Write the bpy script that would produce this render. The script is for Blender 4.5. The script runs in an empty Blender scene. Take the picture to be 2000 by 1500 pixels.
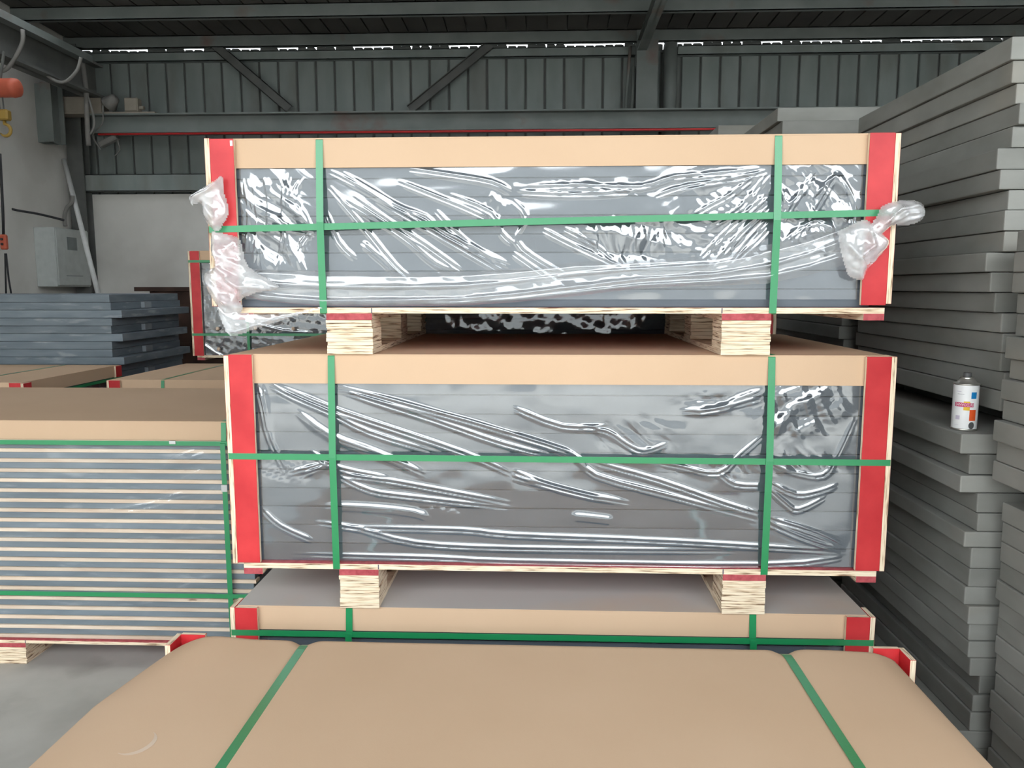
import bpy, bmesh, math, random
import numpy as np
from mathutils import Vector, Matrix

random.seed(7)
rng = np.random.default_rng(11)
S = bpy.context.scene
COL = S.collection

# ------------------------------------------------------------------ camera
F_PX, CX, CY = 1510.0, 1000.0, 750.0
YAW, PITCH, ROLL = 0.0397068, -0.1245746, -0.0007315
CAM = np.array([0.0, -2.1306, 1.5])
_fw = np.array([-math.sin(YAW) * math.cos(PITCH), math.cos(YAW) * math.cos(PITCH), math.sin(PITCH)])
_r = np.array([math.cos(YAW), math.sin(YAW), 0.0])
_u = np.cross(_r, _fw)
AXR = _r * math.cos(ROLL) + _u * math.sin(ROLL)
AXU = -_r * math.sin(ROLL) + _u * math.cos(ROLL)
cam_data = bpy.data.cameras.new('camera')
cam_data.sensor_fit = 'HORIZONTAL'
cam_data.sensor_width = 36.0
cam_data.lens = 36.0 * F_PX / 2000.0
cam_data.clip_start = 0.05
cam_data.clip_end = 300
cam = bpy.data.objects.new('camera', cam_data)
COL.objects.link(cam)
m = Matrix(((AXR[0], AXU[0], -_fw[0], CAM[0]), (AXR[1], AXU[1], -_fw[1], CAM[1]),
            (AXR[2], AXU[2], -_fw[2], CAM[2]), (0, 0, 0, 1)))
cam.matrix_world = m
S.camera = cam


def ray(x, y):
    return AXR * (x - CX) / F_PX - AXU * (y - CY) / F_PX + _fw


def oy(x, y, Y):
    d = ray(x, y)
    return CAM + d * ((Y - CAM[1]) / d[1])


def oz(x, y, Z):
    d = ray(x, y)
    return CAM + d * ((Z - CAM[2]) / d[2])


# ------------------------------------------------------------------ sky and exposure
world = bpy.data.worlds.new('overcast_sky')
S.world = world
world.use_nodes = True
bg = world.node_tree.nodes['Background']
bg.inputs['Color'].default_value = (0.90, 0.96, 1.0, 1)
bg.inputs['Strength'].default_value = 4.6
S.view_settings.view_transform = 'Standard'
S.view_settings.look = 'None'
S.view_settings.gamma = 1.0
S.view_settings.use_curve_mapping = False
S.view_settings.exposure = 0.5


# ------------------------------------------------------------------ materials
def new_mat(name):
    mt = bpy.data.materials.new(name)
    mt.use_nodes = True
    nt = mt.node_tree
    nt.nodes.clear()
    out = nt.nodes.new('ShaderNodeOutputMaterial')
    return mt, nt, out


def noisy(name, c1, c2, scale=6.0, rough=0.7, detail=6.0, bump=0.0, bscale=80.0, spec=0.4, stretch=(1, 1, 1),
          lo=0.35, hi=0.7, objvar=0.0, metallic=0.0, c3=None, s3=1.5, lo3=0.55, hi3=0.75):
    """principled surface whose colour wanders between c1 and c2, with fine relief"""
    mt, nt, out = new_mat(name)
    N, L = nt.nodes, nt.links
    b = N.new('ShaderNodeBsdfPrincipled')
    tc = N.new('ShaderNodeTexCoord')
    mp = N.new('ShaderNodeMapping')
    mp.inputs['Scale'].default_value = stretch
    oi = N.new('ShaderNodeObjectInfo')
    add = N.new('ShaderNodeVectorMath')
    add.operation = 'MULTIPLY_ADD'
    add.inputs[1].default_value = (1, 1, 1)
    comb = N.new('ShaderNodeCombineXYZ')
    mul = N.new('ShaderNodeMath')
    mul.operation = 'MULTIPLY'
    mul.inputs[1].default_value = 37.0
    L.new(oi.outputs['Random'], mul.inputs[0])
    L.new(mul.outputs[0], comb.inputs[0])
    L.new(mul.outputs[0], comb.inputs[2])
    L.new(tc.outputs['Object'], add.inputs[0])
    L.new(comb.outputs[0], add.inputs[2])
    L.new(add.outputs[0], mp.inputs['Vector'])
    nz = N.new('ShaderNodeTexNoise')
    nz.inputs['Scale'].default_value = scale
    nz.inputs['Detail'].default_value = detail
    L.new(mp.outputs[0], nz.inputs['Vector'])
    rp = N.new('ShaderNodeValToRGB')
    rp.color_ramp.elements[0].position = lo
    rp.color_ramp.elements[1].position = hi
    rp.color_ramp.elements[0].color = (*c1, 1)
    rp.color_ramp.elements[1].color = (*c2, 1)
    L.new(nz.outputs['Fac'], rp.inputs[0])
    col = rp.outputs[0]
    if c3 is not None:
        n3 = N.new('ShaderNodeTexNoise')
        n3.inputs['Scale'].default_value = s3
        n3.inputs['Detail'].default_value = 5
        L.new(mp.outputs[0], n3.inputs['Vector'])
        mr = N.new('ShaderNodeMapRange')
        mr.inputs['From Min'].default_value = lo3
        mr.inputs['From Max'].default_value = hi3
        L.new(n3.outputs['Fac'], mr.inputs['Value'])
        mx = N.new('ShaderNodeMixRGB')
        mx.inputs['Color2'].default_value = (*c3, 1)
        L.new(mr.outputs[0], mx.inputs['Fac'])
        L.new(col, mx.inputs['Color1'])
        col = mx.outputs[0]
    if objvar > 0:
        hsv = N.new('ShaderNodeHueSaturation')
        mr = N.new('ShaderNodeMapRange')
        mr.inputs['To Min'].default_value = 1 - objvar
        mr.inputs['To Max'].default_value = 1 + objvar
        L.new(oi.outputs['Random'], mr.inputs['Value'])
        L.new(mr.outputs[0], hsv.inputs['Value'])
        L.new(col, hsv.inputs['Color'])
        col = hsv.outputs[0]
    L.new(col, b.inputs['Base Color'])
    b.inputs['Roughness'].default_value = rough
    b.inputs['Specular IOR Level'].default_value = spec
    b.inputs['Metallic'].default_value = metallic
    if bump > 0:
        n2 = N.new('ShaderNodeTexNoise')
        n2.inputs['Scale'].default_value = bscale
        n2.inputs['Detail'].default_value = 4
        L.new(mp.outputs[0], n2.inputs['Vector'])
        bp = N.new('ShaderNodeBump')
        bp.inputs['Strength'].default_value = bump
        bp.inputs['Distance'].default_value = 0.004
        L.new(n2.outputs['Fac'], bp.inputs['Height'])
        L.new(bp.outputs[0], b.inputs['Normal'])
    L.new(b.outputs[0], out.inputs[0])
    return mt


def ply_mat(name, axis):
    """raw plywood edge: thin veneers stacked along one axis"""
    mt, nt, out = new_mat(name)
    N, L = nt.nodes, nt.links
    b = N.new('ShaderNodeBsdfPrincipled')
    tc = N.new('ShaderNodeTexCoord')
    mp = N.new('ShaderNodeMapping')
    sc = [14.0, 14.0, 14.0]
    sc[axis] = 240.0
    mp.inputs['Scale'].default_value = sc
    oi = N.new('ShaderNodeObjectInfo')
    mul = N.new('ShaderNodeMath')
    mul.operation = 'MULTIPLY'
    mul.inputs[1].default_value = 50
    L.new(oi.outputs['Random'], mul.inputs[0])
    L.new(mul.outputs[0], mp.inputs['Location'])
    L.new(tc.outputs['Object'], mp.inputs['Vector'])
    nz = N.new('ShaderNodeTexNoise')
    nz.inputs['Scale'].default_value = 1.0
    nz.inputs['Detail'].default_value = 3
    L.new(mp.outputs[0], nz.inputs['Vector'])
    rp = N.new('ShaderNodeValToRGB')
    e = rp.color_ramp.elements
    e[0].position, e[0].color = 0.32, (0.16, 0.09, 0.05, 1)
    e[1].position, e[1].color = 0.66, (0.86, 0.74, 0.56, 1)
    n = rp.color_ramp.elements.new(0.40)
    n.color = (0.62, 0.46, 0.30, 1)
    n = rp.color_ramp.elements.new(0.50)
    n.color = (0.80, 0.66, 0.48, 1)
    L.new(nz.outputs['Fac'], rp.inputs[0])
    L.new(rp.outputs[0], b.inputs['Base Color'])
    b.inputs['Roughness'].default_value = 0.8
    L.new(b.outputs[0], out.inputs[0])
    return mt


def film_mat(name, r0, rough, milk=0.0, tint=(0.97, 0.98, 0.99)):
    """clear plastic film: lets light straight through and mirrors more at a glancing angle"""
    mt, nt, out = new_mat(name)
    N, L = nt.nodes, nt.links
    tr = N.new('ShaderNodeBsdfTransparent')
    tr.inputs[0].default_value = (*tint, 1)
    gl = N.new('ShaderNodeBsdfGlossy')
    gl.inputs['Color'].default_value = (1, 1, 1, 1)
    gl.inputs['Roughness'].default_value = rough
    lw = N.new('ShaderNodeLayerWeight')
    lw.inputs['Blend'].default_value = 0.5
    pw = N.new('ShaderNodeMath')
    pw.operation = 'POWER'
    pw.inputs[1].default_value = 3.0
    L.new(lw.outputs['Facing'], pw.inputs[0])
    ma = N.new('ShaderNodeMath')
    ma.operation = 'MULTIPLY_ADD'
    ma.inputs[1].default_value = 1.0 - r0
    ma.inputs[2].default_value = r0
    L.new(pw.outputs[0], ma.inputs[0])
    body = tr.outputs[0]
    if milk > 0:
        df = N.new('ShaderNodeBsdfDiffuse')
        df.inputs[0].default_value = (0.86, 0.86, 0.86, 1)
        tl = N.new('ShaderNodeBsdfTranslucent')
        tl.inputs[0].default_value = (0.86, 0.86, 0.86, 1)
        a = N.new('ShaderNodeMixShader')
        a.inputs[0].default_value = 0.35
        L.new(df.outputs[0], a.inputs[1])
        L.new(tl.outputs[0], a.inputs[2])
        c = N.new('ShaderNodeMixShader')
        nz = N.new('ShaderNodeTexNoise')
        nz.inputs['Scale'].default_value = 18
        nz.inputs['Detail'].default_value = 5
        tc = N.new('ShaderNodeTexCoord')
        L.new(tc.outputs['Object'], nz.inputs['Vector'])
        mr = N.new('ShaderNodeMapRange')
        mr.inputs['From Min'].default_value = 0.35
        mr.inputs['From Max'].default_value = 0.68
        mr.inputs['To Min'].default_value = milk * 0.6
        mr.inputs['To Max'].default_value = min(1.0, milk * 1.35)
        L.new(nz.outputs['Fac'], mr.inputs['Value'])
        L.new(mr.outputs[0], c.inputs[0])
        L.new(tr.outputs[0], c.inputs[1])
        L.new(a.outputs[0], c.inputs[2])
        body = c.outputs[0]
    mx = N.new('ShaderNodeMixShader')
    L.new(ma.outputs[0], mx.inputs[0])
    L.new(body, mx.inputs[1])
    L.new(gl.outputs[0], mx.inputs[2])
    L.new(mx.outputs[0], out.inputs[0])
    return mt


def strap_mat():
    mt, nt, out = new_mat('green_polyester_strap')
    N, L = nt.nodes, nt.links
    b = N.new('ShaderNodeBsdfPrincipled')
    b.inputs['Base Color'].default_value = (0.012, 0.25, 0.085, 1)
    b.inputs['Roughness'].default_value = 0.34
    b.inputs['Specular IOR Level'].default_value = 0.6
    b.inputs['Coat Weight'].default_value = 0.6
    b.inputs['Coat Roughness'].default_value = 0.3
    tc = N.new('ShaderNodeTexCoord')
    vo = N.new('ShaderNodeTexVoronoi')
    vo.inputs['Scale'].default_value = 420
    L.new(tc.outputs['Object'], vo.inputs['Vector'])
    bp = N.new('ShaderNodeBump')
    bp.inputs['Strength'].default_value = 0.25
    bp.inputs['Distance'].default_value = 0.0006
    L.new(vo.outputs['Distance'], bp.inputs['Height'])
    L.new(bp.outputs[0], b.inputs['Normal'])
    L.new(b.outputs[0], out.inputs[0])
    return mt


def plain(name, c, rough=0.5, metallic=0.0, spec=0.5):
    return noisy(name, tuple(x * 0.92 for x in c), tuple(min(1, x * 1.06) for x in c), scale=12, rough=rough,
                 metallic=metallic, spec=spec)


M = {}
M['card'] = noisy('brown_cardboard', (0.590, 0.408, 0.268), (0.640, 0.452, 0.305), scale=2.2, rough=0.85, bump=0.05,
                  bscale=260, spec=0.25, lo=0.3, hi=0.75)
M['dusty'] = noisy('dusty_cardboard', (0.585, 0.415, 0.288), (0.625, 0.452, 0.318), scale=2.2, rough=0.9, bump=0.05,
                   spec=0.2, c3=(0.50, 0.47, 0.44), s3=1.2, lo3=0.28, hi3=0.5)
M['red'] = noisy('red_film_faced_plywood', (0.50, 0.022, 0.028), (0.64, 0.042, 0.046), scale=9, rough=0.42, spec=0.4,
                 objvar=0.08)
M['red_end'] = noisy('faded_red_paint', (0.34, 0.05, 0.06), (0.52, 0.10, 0.11), scale=60, rough=0.7)
M['plyX'] = ply_mat('plywood_edge_across_x', 0)
M['plyY'] = ply_mat('plywood_edge_across_y', 1)
M['plyZ'] = ply_mat('plywood_edge_across_z', 2)
M['lath'] = noisy('pale_softwood_lath', (0.72, 0.54, 0.40), (0.86, 0.71, 0.56), scale=5, stretch=(1, 6, 6), rough=0.8,
                  objvar=0.10, c3=(0.30, 0.17, 0.09), s3=9, lo3=0.70, hi3=0.78)
M['board'] = noisy('slate_grey_plastic_board', (0.085, 0.101, 0.118), (0.112, 0.130, 0.150), scale=5,
                   stretch=(1, 1, 4), rough=0.5, spec=0.35, objvar=0.16)
M['board_dark'] = noisy('blue_grey_plastic_board', (0.15, 0.185, 0.215), (0.22, 0.26, 0.29), scale=4,
                        stretch=(1, 1, 5), rough=0.55, objvar=0.12, c3=(0.40, 0.43, 0.45), s3=5, lo3=0.6, hi3=0.8)
M['board_light'] = noisy('bare_pale_board_end', (0.26, 0.29, 0.31), (0.32, 0.35, 0.37), scale=8, rough=0.6)
M['grey'] = noisy('dusty_grey_plastic_board', (0.215, 0.215, 0.195), (0.305, 0.303, 0.278), scale=3.2,
                  stretch=(1, 1, 2.2), rough=0.72, bump=0.04, bscale=90, objvar=0.10, c3=(0.36, 0.32, 0.26), s3=1.3,
                  lo3=0.60, hi3=0.85)
M['film'] = film_mat('clear_stretch_film', 0.17, 0.07, milk=0.03)
M['film_soft'] = film_mat('clear_shrink_film', 0.07, 0.06)
M['milky'] = film_mat('bunched_milky_film', 0.12, 0.10, milk=0.22)
M['milky_thick'] = film_mat('knotted_milky_film', 0.12, 0.12, milk=0.48)
M['strap'] = strap_mat()
M['steel_clip'] = plain('galvanised_clip', (0.62, 0.63, 0.62), 0.35, 0.8)
M['cladding'] = noisy('dusty_green_grey_cladding', (0.195, 0.222, 0.210), (0.255, 0.280, 0.266), scale=1.6,
                      stretch=(2.5, 2.5, 0.8), rough=0.6, objvar=0.07, c3=(0.16, 0.155, 0.14), s3=0.9, lo3=0.52, hi3=0.75)
M['roof'] = noisy('dark_roof_sheet', (0.065, 0.062, 0.058), (0.10, 0.093, 0.086), scale=1.5, rough=0.8)
M['added_skylight'] = film_mat('added_translucent_sheet', 0.05, 0.4, milk=0.55)
M['steel'] = noisy('grey_green_painted_steel', (0.15, 0.168, 0.158), (0.205, 0.22, 0.208), scale=3, rough=0.6,
                   c3=(0.17, 0.10, 0.08), s3=1.7, lo3=0.60, hi3=0.72)
M['steel_dark'] = noisy('dusty_dark_steel', (0.10, 0.104, 0.097), (0.145, 0.145, 0.136), scale=4, rough=0.7)
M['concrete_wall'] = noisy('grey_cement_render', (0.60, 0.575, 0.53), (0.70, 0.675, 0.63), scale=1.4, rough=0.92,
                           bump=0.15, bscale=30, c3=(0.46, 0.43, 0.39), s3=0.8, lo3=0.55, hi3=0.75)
M['floor'] = noisy('trowelled_concrete_floor', (0.40, 0.385, 0.35), (0.53, 0.515, 0.475), scale=3.2, rough=0.75,
                   bump=0.1, bscale=25, c3=(0.28, 0.26, 0.23), s3=2.3, lo3=0.56, hi3=0.72)
M['box_grey'] = plain('light_grey_enamel', (0.46, 0.48, 0.46), 0.45)
M['box_dark'] = plain('smoked_window', (0.16, 0.18, 0.18), 0.3)
M['pvc'] = plain('white_plastic_pipe', (0.62, 0.62, 0.60), 0.4)
M['orange'] = plain('orange_paint', (0.50, 0.10, 0.05), 0.6)
M['yellow'] = plain('yellow_paint', (0.34, 0.21, 0.04), 0.5)
M['black'] = plain('black_rubber', (0.02, 0.02, 0.022), 0.6)
M['cable'] = plain('dusty_grey_cable', (0.20, 0.19, 0.175), 0.8)
M['beige'] = plain('dusty_beige_sheet', (0.27, 0.235, 0.19), 0.8)
M['rust'] = noisy('rusty_brown_steel', (0.035, 0.018, 0.013), (0.075, 0.038, 0.026), scale=5, rough=0.85)
M['red_pipe'] = plain('red_painted_pipe', (0.55, 0.03, 0.03), 0.4)
M['white'] = plain('white_label', (0.80, 0.80, 0.79), 0.4)
M['tin'] = plain('tinplate', (0.60, 0.58, 0.53), 0.35, 0.85)
M['ink_magenta'] = plain('magenta_ink', (0.55, 0.02, 0.12), 0.45)
M['ink_yellow'] = plain('yellow_ink', (0.80, 0.50, 0.02), 0.45)
M['ink_orange'] = plain('orange_ink', (0.75, 0.10, 0.02), 0.45)
M['ink_blue'] = plain('blue_ink', (0.01, 0.20, 0.48), 0.45)
M['ink_grey'] = plain('grey_ink', (0.09, 0.09, 0.09), 0.45)
M['ink_lilac'] = plain('lilac_ink', (0.55, 0.50, 0.60), 0.45)
M['chalk'] = plain('pale_scuff', (0.66, 0.52, 0.40), 0.9)
M['pen'] = plain('blue_pen', (0.02, 0.02, 0.08), 0.6)
M['added_yard_wall'] = plain('plain_added_wall', (0.32, 0.33, 0.33), 0.9)


# ------------------------------------------------------------------ mesh helpers
def link(name, me, parent=None, mats=()):
    o = bpy.data.objects.new(name, me)
    for mt in mats:
        me.materials.append(M[mt] if isinstance(mt, str) else mt)
    COL.objects.link(o)
    if parent is not None:
        o.parent = parent
    return o


def tag(o, label=None, cat=None, group=None, kind=None):
    if label:
        o['label'] = label
    if cat:
        o['category'] = cat
    if group:
        o['group'] = group
    if kind:
        o['kind'] = kind
    return o


def empty(name, loc, label, cat, group=None, rz=0.0):
    o = bpy.data.objects.new(name, None)
    o.empty_display_size = 0.1
    o.location = loc
    o.rotation_euler = (0, 0, rz)
    COL.objects.link(o)
    return tag(o, label, cat, group)


BOXF = [(0, 3, 2, 1), (4, 5, 6, 7), (0, 1, 5, 4), (1, 2, 6, 5), (2, 3, 7, 6), (3, 0, 4, 7)]  # -z +z -y +x +y -x


class MB:
    """collects geometry for ONE mesh"""

    def __init__(self):
        self.v, self.f, self.mi = [], [], []

    def box(self, a, b, mi=0, faces=None, jit=0.0):
        n = len(self.v)
        (x0, y0, z0), (x1, y1, z1) = a, b
        for p in ((x0, y0, z0), (x1, y0, z0), (x1, y1, z0), (x0, y1, z0), (x0, y0, z1), (x1, y0, z1), (x1, y1, z1),
                  (x0, y1, z1)):
            self.v.append(tuple(c + random.uniform(-jit, jit) for c in p) if jit else p)
        for k, q in enumerate(BOXF):
            self.f.append(tuple(n + i for i in q))
            self.mi.append(faces[k] if faces else mi)
        return self

    def tube(self, pts, r, seg=8, mi=0, cap=True):
        pts = [Vector(p) for p in pts]
        rs = r if isinstance(r, (list, tuple)) else [r] * len(pts)
        prev = None
        up = None
        first = len(self.v)
        for i, p in enumerate(pts):
            t = (pts[min(i + 1, len(pts) - 1)] - pts[max(i - 1, 0)]).normalized()
            if up is None:
                up = t.orthogonal().normalized()
            else:
                up = (up - t * up.dot(t)).normalized()
            w = t.cross(up)
            ring = len(self.v)
            for k in range(seg):
                a = 2 * math.pi * k / seg
                q = p + (up * math.cos(a) + w * math.sin(a)) * rs[i]
                self.v.append(tuple(q))
            if prev is not None:
                for k in range(seg):
                    self.f.append((prev + k, prev + (k + 1) % seg, ring + (k + 1) % seg, ring + k))
                    self.mi.append(mi)
            prev = ring
        if cap:
            self.f.append(tuple(first + k for k in reversed(range(seg))))
            self.f.append(tuple(prev + k for k in range(seg)))
            self.mi += [mi, mi]
        return self

    def lathe(self, prof, seg=32, mi=0, c=(0, 0, 0)):
        n = len(self.v)
        for (r, z) in prof:
            for k in range(seg):
                a = 2 * math.pi * k / seg
                self.v.append((c[0] + r * math.cos(a), c[1] + r * math.sin(a), c[2] + z))
        for i in range(len(prof) - 1):
            for k in range(seg):
                a, b = n + i * seg + k, n + i * seg + (k + 1) % seg
                self.f.append((a, b, b + seg, a + seg))
                self.mi.append(mi)
        return self

    def prism(self, poly, axis, a, b, mi=0):
        """closed polygon (two other axes in order) extruded along axis from a to b"""
        n = len(self.v)
        k = len(poly)
        for h in (a, b):
            for (p, q) in poly:
                v = [p, q]
                v.insert(axis, h)
                self.v.append(tuple(v))
        self.f.append(tuple(n + i for i in range(k)))
        self.f.append(tuple(n + k + i for i in reversed(range(k))))
        self.mi += [mi, mi]
        for i in range(k):
            j = (i + 1) % k
            self.f.append((n + i, n + k + i, n + k + j, n + j))
            self.mi.append(mi)
        return self

    def mesh(self, name, bevel=0.0, seg=1, smooth=False, fix=False):
        me = bpy.data.meshes.new(name)
        me.from_pydata(self.v, [], self.f)
        me.polygons.foreach_set('material_index', self.mi)
        if bevel > 0 or fix:
            bm = bmesh.new()
            bm.from_mesh(me)
            if fix:
                bmesh.ops.recalc_face_normals(bm, faces=bm.faces)
            if bevel > 0:
                bmesh.ops.bevel(bm, geom=list(bm.edges), offset=bevel, segments=seg, affect='EDGES', profile=0.6)
            bm.to_mesh(me)
            bm.free()
        if smooth:
            me.polygons.foreach_set('use_smooth', [True] * len(me.polygons))
        me.update()
        return me

    def build(self, name, mats, parent=None, bevel=0.0, seg=1, smooth=False, fix=False):
        return link(name, self.mesh(name, bevel, seg, smooth, fix), parent, mats if isinstance(mats, (list, tuple)) else [mats])


def bx(name, a, b, mat, parent=None, bevel=0.0, faces=None, seg=1):
    return MB().box(a, b, faces=faces).build(name, mat, parent, bevel, seg)


def ribbon_loop(pts, ax, width, thick, name, mat, parent, centre):
    """closed flat band following pts; the band's width runs along axis ax (0=x, 2=z)"""
    P = [Vector(p) for p in pts]
    c = Vector(centre)
    wv = Vector((1, 0, 0)) if ax == 0 else Vector((0, 0, 1))
    mb = MB()
    n = len(P)
    for i, p in enumerate(P):
        d = p - c
        d -= wv * d.dot(wv)
        t0 = (p - P[i - 1])
        t1 = (P[(i + 1) % n] - p)
        nn = Vector((0, 0, 0))
        for t in (t0, t1):
            q = t.cross(wv)
            if q.length > 0:
                q.normalize()
                if q.dot(d) < 0:
                    q = -q
                nn += q
        if nn.length == 0:
            nn = d
        nn.normalize()
        for s in (-0.5, 0.5):
            for h in (0, thick):
                mb.v.append(tuple(p + wv * s * width + nn * h))
    for i in range(n):
        a, b = 4 * i, 4 * ((i + 1) % n)
        for q in ((a + 1, b + 1, b + 3, a + 3), (a, a + 2, b + 2, b), (a, b, b + 1, a + 1), (a + 2, a + 3, b + 3, b + 2)):
            mb.f.append(q)
            mb.mi.append(0)
    return mb.build(name, mat, parent, fix=True)


def vnoise(x, z, sx, sz, seed):
    """smooth value noise on arrays"""
    r = np.random.default_rng(seed)
    T = r.random((64, 64))
    u, v = x / sx + 1000.0, z / sz + 1000.0
    iu, iv = np.floor(u).astype(int), np.floor(v).astype(int)
    fu, fv = u - iu, v - iv
    fu, fv = fu * fu * (3 - 2 * fu), fv * fv * (3 - 2 * fv)
    g = lambda a, b: T[a % 64, b % 64]
    return (g(iu, iv) * (1 - fu) * (1 - fv) + g(iu + 1, iv) * fu * (1 - fv) + g(iu, iv + 1) * (1 - fu) * fv + g(
        iu + 1, iv + 1) * fu * fv) - 0.5


def seg_dist(X, Z, a, b):
    ax_, az_ = a
    dx, dz = b[0] - ax_, b[1] - az_
    l2 = dx * dx + dz * dz + 1e-12
    t = np.clip(((X - ax_) * dx + (Z - az_) * dz) / l2, 0, 1)
    return np.hypot(X - ax_ - t * dx, Z - az_ - t * dz), t


def crease_field(X, Z, creases):
    """each crease: (polyline in x,z , height, half width)"""
    H = np.zeros_like(X)
    for poly, h, w in creases:
        n = len(poly) - 1
        best = np.full_like(X, 1e9)
        tt = np.zeros_like(X)
        for i in range(n):
            d, t = seg_dist(X, Z, poly[i], poly[i + 1])
            k = d < best
            best = np.where(k, d, best)
            tt = np.where(k, (i + t) / n, tt)
        taper = np.clip(np.minimum(tt, 1 - tt) * 6, 0.0, 1)
        ww = w * (0.55 + 0.45 * taper)
        H += h * taper * np.exp(-(best / ww) ** 2)
    return H


def smooth_poly(poly, n=4):
    """Catmull-Rom through the points"""
    P = [np.array(p, float) for p in poly]
    if len(P) < 3:
        return [tuple(p) for p in P]
    out = []
    for i in range(len(P) - 1):
        p0, p1, p2, p3 = P[max(i - 1, 0)], P[i], P[i + 1], P[min(i + 2, len(P) - 1)]
        for k in range(n):
            t = k / n
            out.append(tuple(0.5 * ((2 * p1) + (p2 - p0) * t + (2 * p0 - 5 * p1 + 4 * p2 - p3) * t * t + (
                    3 * p1 - p0 - 3 * p2 + p3) * t ** 3)))
    out.append(tuple(P[-1]))
    return out


def grid_mesh(name, X, Y, Z, mat, parent, keep=None, smooth=True, flip=False):
    nz, nx = X.shape
    V = np.stack([X, Y, Z], -1).reshape(-1, 3)
    i, j = np.meshgrid(np.arange(nz - 1), np.arange(nx - 1), indexing='ij')
    a = i * nx + j
    q = np.stack([a, a + 1, a + nx + 1, a + nx], -1)
    if flip:
        q = q[..., ::-1]
    if keep is not None:
        q = q[keep]
    q = q.reshape(-1, 4)
    used = np.unique(q)
    remap = np.full(len(V), -1)
    remap[used] = np.arange(len(used))
    q = remap[q]
    V = V[used]
    me = bpy.data.meshes.new(name)
    me.vertices.add(len(V))
    me.vertices.foreach_set('co', V.astype(np.float32).ravel())
    me.loops.add(q.size)
    me.loops.foreach_set('vertex_index', q.astype(np.int32).ravel())
    me.polygons.add(len(q))
    me.polygons.foreach_set('loop_start', (np.arange(len(q)) * 4).astype(np.int32))
    me.polygons.foreach_set('loop_total', np.full(len(q), 4, np.int32))
    me.polygons.foreach_set('use_smooth', np.ones(len(q), bool))
    me.update(calc_edges=True)
    me.validate()
    return link(name, me, parent, [mat])


def facets(X, Z, seed):
    """sharp-edged crumple: folded planes whose fold lines wander"""
    r_ = np.random.default_rng(seed)
    H = np.zeros_like(X)
    wx = 0.035 * vnoise(X, Z, 0.09, 0.09, seed + 1)
    wz = 0.035 * vnoise(X, Z, 0.09, 0.09, seed + 2)
    for lam, a in ((0.085, 1.0), (0.060, 0.75), (0.047, 0.6), (0.031, 0.35), (0.019, 0.18)):
        th = r_.uniform(0.15, 1.4) * (1 if r_.random() < 0.6 else -1)
        ph = r_.random()
        t = ((X + wx) * math.sin(th) + (Z + wz) * math.cos(th)) / lam + ph
        H += a * (np.abs((t % 1.0) * 2 - 1) - 0.5)
    return H


def film_sheet(name, x0, x1, z0, z1, y, creases, mat, parent, res=0.0035, base=0.004, crumple=0.0, regions=(), seed=1):
    nx, nz = int((x1 - x0) / res) + 1, int((z1 - z0) / res) + 1
    X, Z = np.meshgrid(np.linspace(x0, x1, nx), np.linspace(z0, z1, nz))
    H = base * vnoise(X + Z * 1.2, Z - X * 0.45, 0.26, 0.09, seed) + 0.3 * base * vnoise(X, Z, 0.07, 0.035, seed + 1)
    H = H + crumple * (vnoise(X, Z, 0.045, 0.03, seed + 2) + 0.5 * vnoise(X, Z, 0.02, 0.016, seed + 3))
    for (cx_, cz_, rx, rz, amp) in regions:
        k = np.exp(-(((X - cx_) / rx) ** 2 + ((Z - cz_) / rz) ** 2) ** 2)
        H = H + k * amp * facets(X, Z, seed + int(1000 * abs(cx_)))
    H = H + crease_field(X, Z, creases)
    H = np.clip(H, -0.006, 0.018)
    return grid_mesh(name, X, y - H, Z, mat, parent)


def inside(poly, X, Z):
    r = np.zeros(X.shape, bool)
    n = len(poly)
    for i in range(n):
        (x1, z1), (x2, z2) = poly[i], poly[(i + 1) % n]
        c = ((z1 > Z) != (z2 > Z)) & (X < (x2 - x1) * (Z - z1) / (z2 - z1 + 1e-12) + x1)
        r ^= c
    return r


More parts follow.
